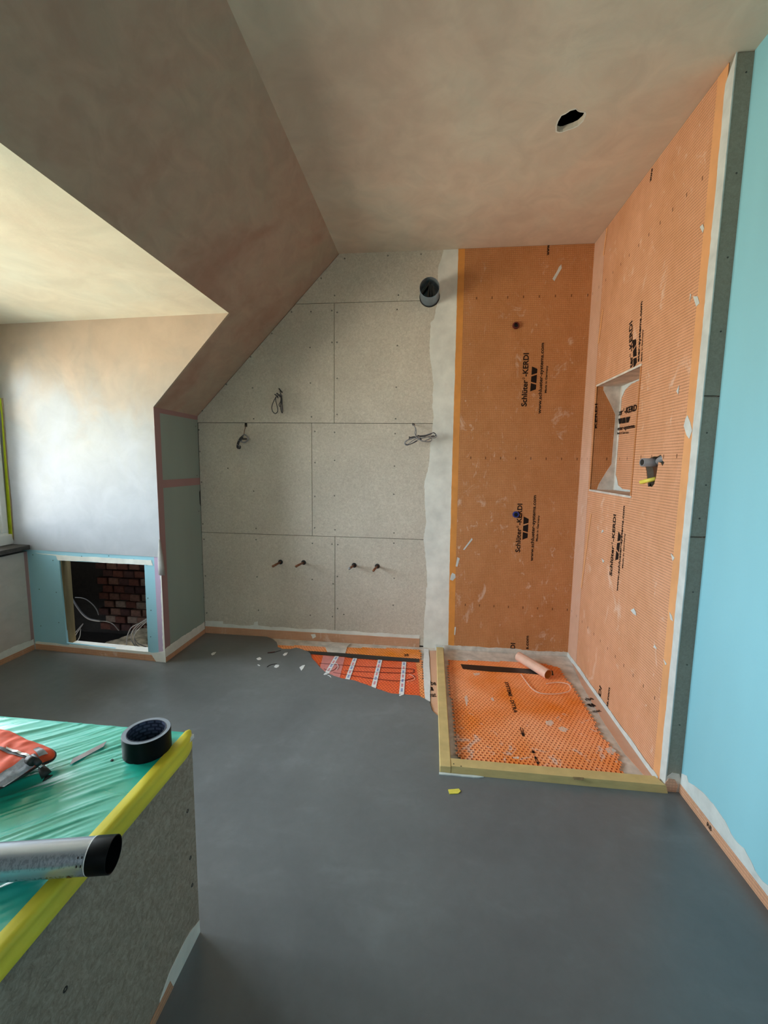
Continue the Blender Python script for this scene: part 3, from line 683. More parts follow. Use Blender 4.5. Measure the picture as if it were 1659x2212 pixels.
# inside the opening: stud, floor, far bricks, rubble
st = tag(obj('trim_1', box(OX0-.05, ck(OX0)+.012, -.04, OX0-.001, ck(OX0)+.075, .70), 'timber'), kind='structure')
tag(obj('trim_2', box(OX0-.05, ck(OX0)+.013, OZ1+.004, OX1+.06, ck(OX1)+.075, OZ1+.05), 'timber'), kind='structure')
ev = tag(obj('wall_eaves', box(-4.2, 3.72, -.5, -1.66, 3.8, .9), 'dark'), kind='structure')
part('eaves_closure', box(-4.2, ck(-3)+.1, .80, -1.66, 3.8, .86), 'dark', ev)
part('eaves_closure', box(-4.25, ck(-3)+.02, -.5, -4.2, 3.8, .9), 'dark', ev)
part('eaves_closure', box(-1.68, ck(XL)+.02, -.5, -1.66, 3.8, .9), 'dark', ev)
part('eaves_closure', box(-4.2, ck(XL)-.02, -.5, -1.66, ck(XL)+.0, -.10), 'dark', ev)  # added unseen panel, blocks light leaking in from below
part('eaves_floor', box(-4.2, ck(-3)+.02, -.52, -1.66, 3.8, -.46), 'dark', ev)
part('eaves_closure', box(-4.2, ck(-4)-.0, -.1, XW-.1, ck(-4)+.02, .9), 'dark', ev)
bmats = [plain('brick_a', (.13, .045, .03), .9, var=.3, scale=30), plain('brick_b', (.20, .10, .07), .9, var=.3, scale=30), plain('brick_c', (.07, .03, .025), .9, var=.3, scale=30), plain('brick_d', (.24, .17, .13), .9, var=.3, scale=30)]
bmes = []
for m_ in bmats:
    me = box(-.051, 0, 0, .051, .05, .064, .004); me.materials.append(m_); bmes.append(me)
rnd = random.Random(4)
xa, xb = -3.12, -2.40
for r in range(14):
    for k in range(int((xb-xa)/.112)):
        o = bpy.data.objects.new('brick', bmes[rnd.choice((0, 0, 1, 2, 2, 3))]); COL.objects.link(o); o.parent = ev
        o.location = (xa+k*.112+(.056 if r % 2 else 0)+rnd.uniform(-.004, .004), 3.66+rnd.uniform(-.012, .008), -.40+r*.076)
# ---- wall below the window
lw = tag(obj('wall_left', slab(LEFT, rect(YN-.1, -.05, ck(XW)+.05, .655), .12), 'left'), kind='structure')
part('corner_tape', slab(LEFT, rect(ck(XW)-.022, .05, ck(XW)-.002, .655), .0008, w=.0008), 'tape_joint', lw)  # narrow reddish strip down the corner in joint tape colour
WP = Plane((XWIN, 0, 0), Y, Z, X)
wl = tag(obj('wall_window', slab(WP, rect(YN-.1, .5, 2.6, ZD+.05), .08, holes=[rect(WY0, WZ0, WY1, WZ1)], w=.01), 'left'), kind='structure')
tag(obj('wall_cheek_near', slab(Plane((0, YN, 0), X, Z, Y), [(XWIN-.1, -.05), (XL, -.05), (XL, ZK), (XD, ZD), (XWIN-.1, ZD)], .05), 'dormer'), kind='structure')
sill = thing('window_sill', 'dark rough-edged slate window sill at the left frame edge', 'sill', (XW, 1.3, .67))
part('sill_board', slab(Plane((0, 0, 0), X, Y, Z), ragged([(XWIN+.0, YN), (XW+.03, YN), (XW+.035, ck(XW)-.01), (XW+.02, ck(XW)-.003), (XWIN, ck(XWIN)-.003)], .003, .02, 3), .026, w=.700), 'slate', sill)
# window
win = thing('window_1', None, None, (XWIN, (WY0+WY1)/2, WZ0)); tag(win, kind='structure')
fw_ = .038
for nm, (a, b, c, e) in (('window_frame', (WY0, WZ0-.02, WY1, WZ0+fw_)), ('window_frame', (WY0, WZ1-fw_, WY1, WZ1)), ('window_frame', (WY0, WZ0+fw_, WY0+fw_, WZ1-fw_)), ('window_frame', (WY1-fw_, WZ0+fw_, WY1, WZ1-fw_)), ('window_mullion', (1.37, WZ0+fw_, 1.43, WZ1-fw_))):
    part(nm, box(XWIN-.05, a, b, XWIN+.025, c, e, .004), 'upvc', win)
for a, b in ((WY0+fw_, 1.37), (1.43, WY1-fw_)):
    sh = part('sash', slab(Plane((XWIN, 0, 0), Y, Z, X), rect(a, WZ0+fw_, b, WZ1-fw_), .03, holes=[rect(a+.03, WZ0+fw_+.03, b-.03, WZ1-fw_-.03)], w=.012), 'upvc', win)
    part('pane', slab(Plane((XWIN, 0, 0), Y, Z, X), rect(a+.028, WZ0+fw_+.028, b-.028, WZ1-fw_-.028), .004, w=-.004), 'glass', sh)
part('inner_sill', box(XWIN-.01, WY0-.1, .70, XWIN+.035, WY1+.02, .765, .004), 'upvc', win)
# lime masking tape and brown bead up the window reveal
lt = [uv(a, b, CHEEK) for a, b in [(0, 770), (0, 905), (9, 1010), (17, 1090), (23, 1160), (27, 1174)]]
cxl = lambda y0: None
tpx = [(-2, 860), (3, 900), (9, 1000), (14, 1080), (19, 1165)]
tpr = [(2, 860), (6, 900), (14, 1000), (21, 1080), (27, 1160)]
pts = [uv(a, b, CHEEK, .004) for a, b in tpx] + [uv(a, b, CHEEK, .004) for a, b in tpr[::-1]]
lt_ = tag(solid('masking_tape', slab(CHEEK, pts, .001, w=.0042), 'limetape', 'lime yellow masking tape strip running down beside the window frame', 'tape'))
pts = [uv(a-2, b, CHEEK, .003) for a, b in tpr] + [uv(a+4, b, CHEEK, .003) for a, b in [(2, 860), (5, 900), (12, 1000), (20, 1080), (26, 1168)][::-1]]
part('plaster_bead', slab(CHEEK, pts, .001, w=.0026), 'bead', ckw)

# ---- skirting strips of membrane with plaster above
def skirt(name, P, u0, u1, h0, hp, w=.0, amp=.007, seed=1., matp='skim', z0=0):
    o = tag(obj(name, slab(P, ragged(rect(u0, z0, u1, h0), [0, 0, .0012, 0], .02, seed), .002, w=w+.0034), 'kerdi_skirt'), kind='structure')
    part('plaster_smear', slab(P, ragged(rect(u0, 0.002, u1, hp), [0, 0, amp, 0], .012, seed+3), .0014, w=w+.0014), matp, o)
    return o
sk = skirt('baseboard_back', BACK, XL+.003, -.05, .050, .074, seed=4, z0=-.0115)
part('plaster_dab', slab(BACK, ragged([uv(a, b, BACK) for a, b in [(443, 1341), (482, 1342), (484, 1358), (450, 1357)]], .002, .01), .0012, w=.0024), 'skim', sk)
part('plaster_dab', slab(BACK, [uv(a, b, BACK) for a, b in [(549, 1344), (557, 1342), (558, 1352), (553, 1356), (548, 1352)]], .0012, w=.0024), 'skim', sk)
part('plaster_dab', slab(BACK, [uv(a, b, BACK) for a, b in [(672, 1370), (681, 1369), (683, 1375), (676, 1379)]], .0012, w=.0050), 'skim', sk)
skirt('baseboard_knee', KNEE, ky0+.002, D-.005, .030, .085, amp=.010, seed=7)
skirt('baseboard_dormer', CHEEK, XW+.006, XL-.06, .038, .050, w=-.0025, amp=.006, seed=9)
tag(obj('baseboard_corner', slab(CHEEK, ragged([(XL-.062, 0), (XL+.003, 0), (XL+.003, .075), (XL-.05, .060), (XL-.10, .052)], .0015, .01, 3), .003, w=.0035), 'skim'), kind='structure')
skirt('baseboard_left', LEFT, YN, ck(XW)-.006, .034, .072, amp=.010, seed=11)

# ================================================================== STUDDED MATS
def inside(p, poly):
    x, y = p; c = False; n = len(poly)
    for i in range(n):
        x1, y1 = poly[i]; x2, y2 = poly[i-1]
        if (y1 > y) != (y2 > y) and x < (x2-x1)*(y-y1)/(y2-y1)+x1: c = not c
    return c
def studded(poly, ztop, zbot, ang, pitch=.0195, hole=.0112):
    """sheet of square pockets on a staggered lattice; returns (ribs, pocket floors)"""
    ca, sa = math.cos(ang), math.sin(ang)
    def rot(a, b): return (a*ca-b*sa, a*sa+b*ca)
    cx = sum(p[0] for p in poly)/len(poly); cy = sum(p[1] for p in poly)/len(poly)
    R = max(math.hypot(p[0]-cx, p[1]-cy) for p in poly); n = int(R/pitch)+2
    vs, fs, dv, df = [], [], [], []
    p2 = pitch/2; h2 = hole/2
    for j in range(-2*n, 2*n):
        for i in range(-n, n):
            a = i*pitch+(p2 if j % 2 else 0); b = j*pitch*.5*1.62
            X0, Y0 = rot(a, b); X0 += cx; Y0 += cy
            if not inside((X0, Y0), poly): continue
            hy = pitch*.5*1.62/2
            k = len(vs)
            O = [(-p2, -hy), (p2, -hy), (p2, hy), (-p2, hy)]; I = [(-h2, -h2*.85), (h2, -h2*.85), (h2, h2*.85), (-h2, h2*.85)]
            J = [(x*.86, y*.86) for x, y in I]
            for q, z in ((O, ztop), (I, ztop+.0012), (J, zbot)):
                for x, y in q:
                    rx, ry = rot(x, y); vs.append((X0+rx, Y0+ry, z))
            for t in range(4):
                u = (t+1) % 4
                fs.append((k+t, k+u, k+4+u, k+4+t)); fs.append((k+4+t, k+4+u, k+8+u, k+8+t))
            m = len(dv)
            for x, y in J:
                rx, ry = rot(x, y); dv.append((X0+rx, Y0+ry, zbot))
            df.append((m, m+1, m+2, m+3))
    me = bpy.data.meshes.new('ribs'); me.from_pydata(vs, [], fs)
    md = bpy.data.meshes.new('pockets'); md.from_pydata(dv, [], df)
    return me, md
ZS = -.0118
# shower mat
smp = [uv(a, b, FLOOR) for a, b in [(969, 1424), (1000, 1425), (1100, 1428), (1180, 1433), (1207, 1440), (1222, 1462), (1245, 1494), (1264, 1522), (1288, 1566), (1310, 1600), (1332, 1626), (1345, 1650), (1342, 1672), (1300, 1672), (1200, 1664), (1100, 1655), (1000, 1645), (988, 1630), (984, 1590), (982, 1550), (975, 1510), (968, 1470)]]
mat_s = thing('uncoupling_mat', 'large orange studded mat inside the shower tray area, smeared with white adhesive', 'mat', (.5, 2.1, ZS))
ribs, pock = studded(smp, -.0045, -.0075, .0)
tag(part('stud_lattice', ribs, 'ditra', mat_s), kind='stuff')
tag(part('pocket_floor', pock, 'ditra_dark', mat_s), kind='stuff')
for k, pl_ in enumerate(([(985, 1636), (1010, 1642), (1060, 1650), (1110, 1656), (1180, 1662), (1260, 1668), (1345, 1672), (1350, 1685), (1200, 1674), (1060, 1658), (985, 1650)], [(1178, 1556), (1190, 1553), (1197, 1560), (1190, 1567), (1180, 1563)], [(1205, 1570), (1216, 1568), (1228, 1574), (1222, 1580), (1210, 1577)], [(1307, 1615), (1322, 1612), (1332, 1620), (1326, 1628), (1312, 1624)],
        [(1003, 1505), (1008, 1500), (1012, 1512), (1008, 1524)], [(1060, 1507), (1064, 1505), (1068, 1512), (1063, 1513)], [(1022, 1453), (1036, 1452), (1036, 1456), (1024, 1457)], [(1108, 1634), (1120, 1631), (1122, 1636), (1112, 1637)])):
    part('adhesive_smear', slab(FLOOR, ragged([uv(a, b, FLOOR) for a, b in pl_], .005, .006, k*4.), .0008, w=-.0040), 'adhesive', mat_s)
# printed line along the mat
for s, (a, b), (c, e), cap in (('SYSTEMS - DITRA', (1090, 1472), (1110, 1538), .02), ('3', (1123, 1570), (1128, 1590), .014), ('10', (1148, 1620), (1160, 1650), .012)):
    lettering(s, uv(a, b, FLOOR), uv(c, e, FLOOR), cap, -.0028, FLOOR, mat_s)
# exposed mat along the back wall
emp = [uv(a, b, FLOOR) for a, b in [(590, 1391), (640, 1393), (700, 1396), (760, 1397), (860, 1399), (908, 1403), (913, 1440), (920, 1500), (925, 1535), (860, 1512), (780, 1482), (680, 1450), (640, 1415), (590, 1400)]]
mat_e = thing('uncoupling_mat', 'narrow bright orange studded mat left bare between the grey screed and the back wall', 'mat', (-.4, 2.6, ZS))
ribs, pock = studded(emp, -.0055, -.0072, .0, hole=.0125)
tag(part('stud_lattice', ribs, 'ditra2', mat_e), kind='stuff')
tag(part('pocket_floor', pock, 'ditra_dark', mat_e), kind='stuff')
lettering('25', uv(873, 1416, FLOOR), uv(883, 1416, FLOOR), .03, -.003, FLOOR, mat_e)
# thinset borders (thin grey spread on the substrate) and the membrane floor strips
tb = tag(obj('trim_3', slab(FLOOR, ragged([uv(a, b, FLOOR) for a, b in [(686, 1387), (716, 1386), (757, 1390), (750, 1396), (746, 1411), (708, 1408), (704, 1398)]], .004, .01, 2), .004, w=-.0015), 'thinset'), kind='structure')
lp = [uv(a, b, FLOOR) for a, b in [(916, 1400), (926, 1402), (930, 1470), (929, 1514), (918, 1510), (914, 1440)]]
tag(solid('sealing_strip', slab(FLOOR, ragged(lp, .002, .01), .003, w=-.003), 'white', 'thin white sealing strip between the bare orange mat and the long yellow batten', 'strip'))
lp = [uv(a, b, FLOOR) for a, b in [(928, 1404), (950, 1404), (950, 1556), (938, 1545), (931, 1520)]]; lp[1] = (BX0, lp[1][1]); lp[2] = (BX0, lp[2][1])
mfs = tag(solid('membrane_strip', slab(FLOOR, lp, .002, w=-.006), 'kerdi_band', 'pinkish membrane strip on the floor left of the long yellow batten', 'membrane'))
lettering('rbe', uv(927, 1478, FLOOR), uv(943, 1478, FLOOR), .05, -.0055, FLOOR, mfs)
logo(uv(926, 1490, FLOOR), uv(943, 1490, FLOOR), .04, -.0055, FLOOR, mfs, pieces=(0, 1))
lettering('mat', uv(927, 1503, FLOOR), uv(943, 1503, FLOOR), .045, -.0055, FLOOR, mfs)
fsx = [uv(a, b, FLOOR) for a, b in [(1236, 1430), (1252, 1440), (1290, 1490), (1340, 1560), (1380, 1620), (1425, 1680), (1400, 1680), (1350, 1625), (1312, 1568), (1282, 1520), (1255, 1472)]]
fsm = tag(solid('membrane_strip', slab(FLOOR, ragged(fsx, .003, .015, 5), .002, w=-.008), 'kerdi_band', 'pinkish membrane strip on the shower floor along the foot of the right wall', 'membrane'))
lettering('rbe', uv(1268, 1511, FLOOR), uv(1284, 1508, FLOOR), .028, -.0075, FLOOR, fsm)
logo(uv(1274, 1524, FLOOR), uv(1296, 1522, FLOOR), .028, -.0075, FLOOR, fsm, pieces=(0, 1))
lettering('mat', uv(1283, 1536, FLOOR), uv(1300, 1534, FLOOR), .022, -.0075, FLOOR, fsm)
# white fillets of adhesive at the foot of the shower walls
sh_r = tag(obj('baseboard_right', slab(RIGHT, ragged(rect(DR+.05, -.011, D-.004, .018), [0, 0, .006, 0], .012, 6), .002, w=.0034), 'adhesive'), kind='structure')
tag(obj('baseboard_shower', slab(BACK, ragged(rect(.12, -.011, XR-.004, .016), [0, 0, .007, 0], .012, 2), .002, w=.0058), 'thinset'), kind='structure')
# black drain slot / tape in the shower, and tape strip on the exposed mat
def strip(name, pxs, mat, label, cat, w, t=.0012): return solid(name, slab(FLOOR, [uv(a, b, FLOOR) for a, b in pxs], t, w=w), mat, label, cat)
strip('black_tape_strip', [(995, 1434), (1194, 1448), (1196, 1458), (1175, 1457), (1130, 1453), (1060, 1450), (1000, 1444)], 'blacktape', 'glossy black tape strip on the orange shower mat under the rolled membrane', 'tape', -.0015)
strip('black_tape_strip', [(655, 1405), (720, 1409), (762, 1412), (840, 1418), (906, 1423), (905, 1430), (836, 1426), (760, 1421), (742, 1418), (668, 1412)], 'blacktape', 'black tape strip across the bare orange mat at the foot of the back wall', 'tape', -.0012)
# ---- heating film with ribbons
hf = thing('heating_film', 'translucent red underfloor heating film with white ribbons running under the screed edge', 'heating film', (-.3, 2.4, -.003))
rp = [uv(a, b, FLOOR) for a, b in [(670, 1412), (742, 1418), (760, 1420), (838, 1426), (898, 1429), (903, 1460), (909, 1512), (860, 1512), (800, 1492), (740, 1475), (700, 1458), (672, 1430)]]
part('red_film', slab(FLOOR, rp, .0006, w=-.0032), 'redfilm', hf)
tag(part('pink_film', slab(FLOOR, [uv(a, b, FLOOR) for a, b in [(698, 1415), (745, 1419), (732, 1470), (690, 1446)]], .0006, w=-.0024), 'pinkfilm', hf), 'paler pink overlap of the film')
rib = [((728, 1417), (704, 1457)), ((767, 1421), (750, 1468)), ((821, 1425), (806, 1488)), ((873, 1429), (867, 1502))]
for k, (a, b) in enumerate(rib):
    A, B = Vector(uv(*a, FLOOR)), Vector(uv(*b, FLOOR)); d = (B-A).normalized(); n = Vector((-d.y, d.x))*.0135
    rbn = tag(part('ribbon', slab(FLOOR, [tuple(A-n), tuple(B-n), tuple(B+n), tuple(A+n)], .0008, w=-.0012), 'white', hf), 'white printed ribbon')
    Ln = (B-A).length; q = 0; s = .012
    while s < Ln-.045:
        l0, l1 = A+d*s, A+d*(s+.034)
        lettering('warmup' if False else ('230V 150W' if q % 2 == 0 else 'HEAT'), tuple(l1-n*.45*1), tuple(l0-n*.45*1), .010, -.0009, FLOOR, rbn, mat='ink_blue' if q % 2 == 0 else 'ink_red') if False else None
        for c in range(4):
            t0 = s+c*.009; cc = A+d*(t0+.003)
            me = slab(FLOOR, [tuple(cc-d*.0028-n*.42), tuple(cc+d*.0028-n*.42), tuple(cc+d*.0028+n*.42), tuple(cc-d*.0028+n*.42)], .0002, w=-.0009)
            part('print_mark', me, 'ink_blue' if q % 2 == 0 else 'ink_red', rbn)
        s += .052; q += 1
for l in ([(690, 1432), (740, 1436), (800, 1440), (885, 1444), (893, 1448), (885, 1453), (800, 1451), (745, 1448)], [(720, 1452), (790, 1463), (860, 1470), (892, 1464), (894, 1459), (886, 1456)], [(700, 1444), (712, 1449), (722, 1446), (728, 1440)]):
    part('heating_cable', tube(spline([V3((*uv(a, b, FLOOR), -.0022)) for a, b in l], 5), .0019, 6), 'redplug', hf, True)
part('clear_loop', tube(spline([V3((*uv(a, b, FLOOR), .0)) for a, b in [(722, 1433), (728, 1434), (731, 1441), (727, 1447)]], 5), .0016, 6), 'white', hf, True)
part('clear_loop', tube(spline([V3((*uv(a, b, FLOOR), .0)) for a, b in [(884, 1456), (893, 1461), (895, 1468), (880, 1472)]], 5), .0014, 6), 'curl', hf, True)

# ---- battens
bt1 = solid('timber_batten', box(BX0, FY0+.002, -.0115, BX1, 2.752, .030, .003), 'batten', 'long yellow batten running from the back wall, left side of the shower tray', 'batten')
me = bpy.data.meshes.new('batten'); z0, z1b = -.0115, .030
xa_, xb_ = BX1+.001, XR-.001
vs = [(xa_, FY0, z0), (XR+.006, FY0, z0), (xb_, FY1, z0), (xa_, FY1, z0), (xa_, FY0+.006, z1b), (XR-.004, FY0+.006, z1b), (XR-.022, FY1, z1b), (xa_, FY1, z1b)]
me.from_pydata(vs, [], [(0, 3, 2, 1), (4, 5, 6, 7), (0, 1, 5, 4), (1, 2, 6, 5), (2, 3, 7, 6), (3, 0, 4, 7)])
bt2 = solid('timber_batten', me, 'batten', 'short yellow batten closing the front of the shower tray, chamfered at the right wall', 'batten')
for a in ((980, 1650), (996, 1655)):
    h = hit(*a, FLOOR, .03); part('nail_hole', lathe([(0, 0.0004), (.0025, .0004), (.003, 0)], h, (0, 0, 1), 8), 'dark', bt2)
part('smudged_stamp', slab(FLOOR, ragged([uv(a, b, FLOOR, .03) for a, b in [(1238, 1678), (1262, 1680), (1260, 1686), (1240, 1684)]], .002, .006), .0003, w=.0303), 'timber', bt2)
dabp = [(945, 1660), (962, 1660), (972, 1664), (974, 1674), (962, 1673), (946, 1670)]
solid('adhesive_blob', slab(FLOOR, ragged([(BX0-.002, FY0-.012), (BX1+.10, FY0-.010), (BX1+.13, FY0-.003), (BX1+.10, FY0+.0), (BX0-.002, FY0+.0)], .002, .01), .004, w=.004), 'adhesive', 'smear of white adhesive on the grey floor at the battens corner', 'adhesive')
solid('adhesive_blob', slab(FLOOR, ragged([(BX0-.004, 2.745), (BX1+.006, 2.745), (BX1, 2.77), (BX0-.008, 2.772)], .002, .006), .030, w=.036), 'adhesive', 'white adhesive blob at the wall end of the long yellow batten', 'adhesive')
# ---- rolled membrane offcut
ra, rb_ = uv(1123, 1420, FLOOR, .03), uv(1183, 1462, FLOOR, .03)
RR = .030
A = V3((*uv(1120, 1418, FLOOR, RR-.003), RR-.003)); B = V3((*uv(1184, 1457, FLOOR, RR-.003), RR-.003))
ax = (B-A).normalized(); sd = ax.cross(Z).normalized()
def scroll(A, B, r0, turns, r1, tk):
    n = 64; vs, fs = [], []
    for e, P0 in ((0, A), (1, B)):
        for k in range(n+1):
            t = k/n; th = math.pi*.35 + t*turns*2*math.pi; rr = r0+(r1-r0)*t
            for q in (rr, rr-tk): vs.append(P0 + sd*math.cos(th)*q + Z*math.sin(th)*q)
    m = (n+1)*2
    for k in range(n):
        a = k*2
        fs += [(a, a+2, m+a+2, m+a), (a+1, m+a+1, m+a+3, a+3), (a, a+1, a+3, a+2), (m+a, m+a+2, m+a+3, m+a+1)]
    me = bpy.data.meshes.new('scroll'); me.from_pydata(vs, [], fs)
    bm = bmesh.new(); bm.from_mesh(me); bmesh.ops.recalc_face_normals(bm, faces=bm.faces); bm.to_mesh(me); bm.free(); return me
rl = thing('rolled_membrane', 'pale pink rolled membrane offcut lying across the black tape in the shower', 'membrane roll', (A+B)/2-V3((0, 0, RR)))
part('outer_layer', scroll(A, B, RR, 1.15, RR-.003, .0012), 'curl', rl)
tag(part('inner_layer', scroll(A+ax*.0005, B-ax*.0005, RR-.0016, 1.0, RR-.0046, .001), 'kerdi_edge', rl), 'orange inner face of the roll')
solid('clear_film_offcut', tube(spline([V3((*uv(a, b, FLOOR), z)) for a, b, z in [(1125, 1457, .002), (1135, 1472, .004), (1150, 1490, .004), (1170, 1499, .003), (1205, 1500, .004), (1230, 1495, .008), (1228, 1482, .010), (1205, 1476, .006), (1180, 1478, .003)]], 6), .003, 6), 'clearfilm', 'curled clear plastic strip on the orange mat in front of the pink roll', 'plastic strip', smooth=True)

# ---- bits on the screed
bits = [((456, 1413), (460, 1410), (467, 1409), (463, 1414), (458, 1416), 'leftmost white scrap poking out of the screed, nearest the green board wall'),
        ((554, 1423), (561, 1420), (565, 1423), (562, 1426), (557, 1426), 'small white scrap in the screed, second from the left'),
        ((611, 1415), (615, 1411), (622, 1410), (619, 1415), (614, 1417), 'white scrap with a red mark in the screed beside the dark trowel cut'),
        ((592, 1441), (596, 1436), (603, 1437), (602, 1441), (597, 1443), 'white square scrap in the screed beneath the curved dark scratch'),
        ((647, 1442), (653, 1438), (659, 1437), (656, 1443), (651, 1449), 'largest white scrap in the screed, just left of the bare red film'),
        ((699, 1457), (703, 1454), (708, 1455), (707, 1457), (701, 1458), 'white scrap in the screed at the end of the leftmost ribbon'),
        ((862, 1502), (867, 1500), (873, 1499), (872, 1501), (864, 1504), 'white scrap in the screed at the end of the rightmost ribbon'),
        ((556, 1436), (559, 1436), (562, 1438), (561, 1439), (558, 1438), 'tiny white scrap in the screed between the second and fourth scraps')]
for *p, lab in bits:
    solid('ribbon_scrap', slab(FLOOR, [uv(a, b, FLOOR) for a, b in p], .002, w=.0022), 'white', lab, 'scrap', 'white ribbon scraps in the screed')
for l in ([(578, 1411), (590, 1410), (600, 1407), (607, 1405)], [(577, 1441), (583, 1437), (592, 1435), (598, 1435)]):
    part('trowel_cut', tube(spline([V3((*uv(a, b, FLOOR), .0)) for a, b in l], 4), .003, 6, radii=None), 'dark', floor, True)
part('trowel_cut', tube(spline([V3((*uv(a, b, FLOOR), .0)) for a, b in [(578, 1410), (586, 1409), (594, 1408)]], 4), .003, 6), 'redplug', floor, True)
part('clear_wire', tube(spline([V3((*uv(a, b, FLOOR), .001)) for a, b in [(708, 1459), (713, 1461), (715, 1464)]], 4), .0016, 6), 'white', floor, True)
yc = slab(FLOOR, [uv(a, b, FLOOR) for a, b in [(968, 1707), (991, 1705), (995, 1710), (990, 1715), (971, 1716)]], .003, w=.0032)
solid('plastic_wedge', yc, 'yellowchip', 'small yellow plastic chip on the grey floor in front of the shower tray', 'wedge')

# ================================================================== PIPES, DUCT, CABLES
stubs = [((606, 1214), (590, 1223), 'leftmost brown copper pipe stub in the lower back wall', 'copper'), ((656, 1215), (640, 1223), 'second brown copper pipe stub from the left in the lower back wall', 'copper'),
         ((765, 1221), (755, 1228), 'third pipe stub from the left, just right of the vertical board joint', 'copper'), ((815, 1223), (807, 1232), 'rightmost brown copper pipe stub in the lower back wall', 'copper')]
for i, (a, b, lab, mt) in enumerate(stubs):
    h = hit(*a, BACK); t = thing('pipe_stub', lab, 'pipe', h, 'pipe stubs in the back wall')
    part('grommet', lathe([(0, 0), (.017, 0), (.017, .002), (.012, .0035), (0, .0035)], h, BACK.N, 20), 'rubber', t)
    Lp = .12 if i < 2 else .105
    tip = h - Y*Lp
    want = hit(*b, Plane(tip, X, Z, -Y))
    part('pipe', tube([h-Y*.001, h*.5+want*.5, want], .0075, 12), mt, t, True)
    part('pipe_end', tube([want+V3((0, .006, 0)), want-V3((0, .003, 0))], .0088, 12), 'copper' if i != 2 else 'cable', t, True)
# duct
hd = hit(928, 641, BACK)
dt = thing('duct_pipe', 'galvanised metal duct pipe sticking out of the upper back wall', 'duct', hd)
R0 = .059
o = part('pipe_sleeve', lathe([(R0, 0), (R0, .145), (R0-.0015, .1455)], hd, BACK.N, 48), 'duct_out', dt); smooth_by_angle(o)
o = part('pipe_lining', lathe([(R0-.0015, .1455), (R0-.0016, .002)], hd, BACK.N, 48), 'duct', dt); smooth_by_angle(o)
part('foam_collar', lathe([(R0+.0002, 0.0), (R0+.005, .0), (R0+.004, .005), (R0+.0002, .006)], hd, BACK.N, 40), 'rubber', dt)
part('back_plate', lathe([(0, .04), (R0-.0018, .04)], hd, BACK.N, 32), 'duct_dark', dt)
DP = Plane(hd, X, Z, -Y)
for q in ([(-.052, -.018), (-.046, -.026), (.006, .040), (-.002, .048)], [(-.014, -.050), (-.004, -.053), (.002, .030), (-.004, .030)], [(.006, -.054), (.014, -.053), (.010, .030), (.004, .030)], [(.022, -.052), (.040, -.040), (.020, .030), (.012, .030)]):  # diagonal flap, then added bars imitating dark gaps between reflections
    part('flap_and_reflection_bar', slab(DP, q, .05, w=.115), 'rubber', dt)
# cable bundles
def wall_pt(px, py, off): return hit(px, py, Plane((0, D-off, 0), X, Z, -Y))
def bundle(name, label, start, paths, wraps):
    t = thing(name, label, 'cable', wall_pt(*start, 0), 'cable bundles hanging from the back wall')
    for pts, r, mt, closed in paths:
        part('cable', tube(spline([wall_pt(*p) for p in pts], 7, closed), r, 7, closed), mt, t, True)
    for pts, r, mt in wraps:
        part('cable_tie', tube(spline([wall_pt(*p) for p in pts], 4), r, 8), mt, t, True)
    return t
C5 = lambda a, b, o: (490+a/9.76, 820+b/9.76, o)
bundle('cable_bundle', 'upper looped grey cable with one open teardrop loop, highest on the back wall', (606, 846), [
    ([C5(1130, 230, 0), C5(1125, 250, .03), C5(1130, 300, .06), C5(1080, 340, .06), C5(1030, 380, .06), C5(990, 450, .06), C5(950, 560, .06), C5(960, 660, .06), C5(1020, 715, .06), C5(1075, 660, .06), C5(1055, 540, .06), C5(1030, 440, .06), C5(1030, 360, .06)], .0026, 'cable_dark', False),
    ([C5(1140, 300, .06), C5(1150, 420, .07), C5(1130, 560, .07), C5(1150, 680, .07), C5(1175, 690, .07), C5(1165, 560, .07), C5(1160, 420, .07), C5(1150, 330, .06)], .0028, 'cable_dark', False),
    ([C5(1135, 320, .06), C5(1135, 450, .075), C5(1100, 530, .075), C5(1130, 570, .075), C5(1150, 460, .07)], .0026, 'cable_dark', False),
    ([C5(1160, 320, .06), C5(1170, 480, .065), C5(1180, 640, .065), C5(1160, 690, .065), C5(1150, 560, .065)], .0024, 'cable', False)], [
    ([C5(1010, 310, .065), C5(1060, 350, .068), C5(1080, 390, .065)], .004, 'cable_dark'), ([C5(1050, 290, .065), C5(1100, 330, .068), C5(1130, 370, .065)], .005, 'cable_dark'), ([C5(1100, 190, .004), C5(1130, 230, .02), C5(1165, 270, .03)], .004, 'cable_dark'), ([C5(1120, 310, .06), C5(1165, 340, .06)], .005, 'cable')])
bundle('cable_bundle', 'short dark twisted cable bundle hanging lowest on the left of the back wall', (530, 916), [
    ([C5(400, 960, 0), C5(385, 1020, .02), C5(370, 1090, .04), C5(360, 1160, .05)], .0022, 'copper', False),
    ([C5(360, 1160, .05), C5(420, 1190, .06), C5(455, 1260, .06), C5(380, 1320, .06), C5(310, 1300, .06), C5(330, 1210, .06)], .0045, 'cable', True),
    ([C5(350, 1180, .055), C5(280, 1240, .065), C5(230, 1340, .065), C5(220, 1430, .065), C5(270, 1450, .065), C5(280, 1410, .065), C5(240, 1380, .06)], .0050, 'cable_dark', False),
    ([C5(340, 1210, .06), C5(290, 1270, .07), C5(250, 1340, .07), C5(235, 1460, .07)], .0048, 'cable_dark', False)], [
    ([C5(250, 1280, .07), C5(310, 1320, .072)], .003, 'cable'), ([C5(215, 1370, .07), C5(270, 1400, .072)], .003, 'cable'), ([C5(330, 1250, .07), C5(420, 1250, .07)], .006, 'cable_dark')])
part('wall_hole', slab(BACK, [uv(a, b, BACK) for a, b in [(528.6, 914), (534, 914), (534, 922), (528.6, 922)]], .001, w=.001), 'dark', back)
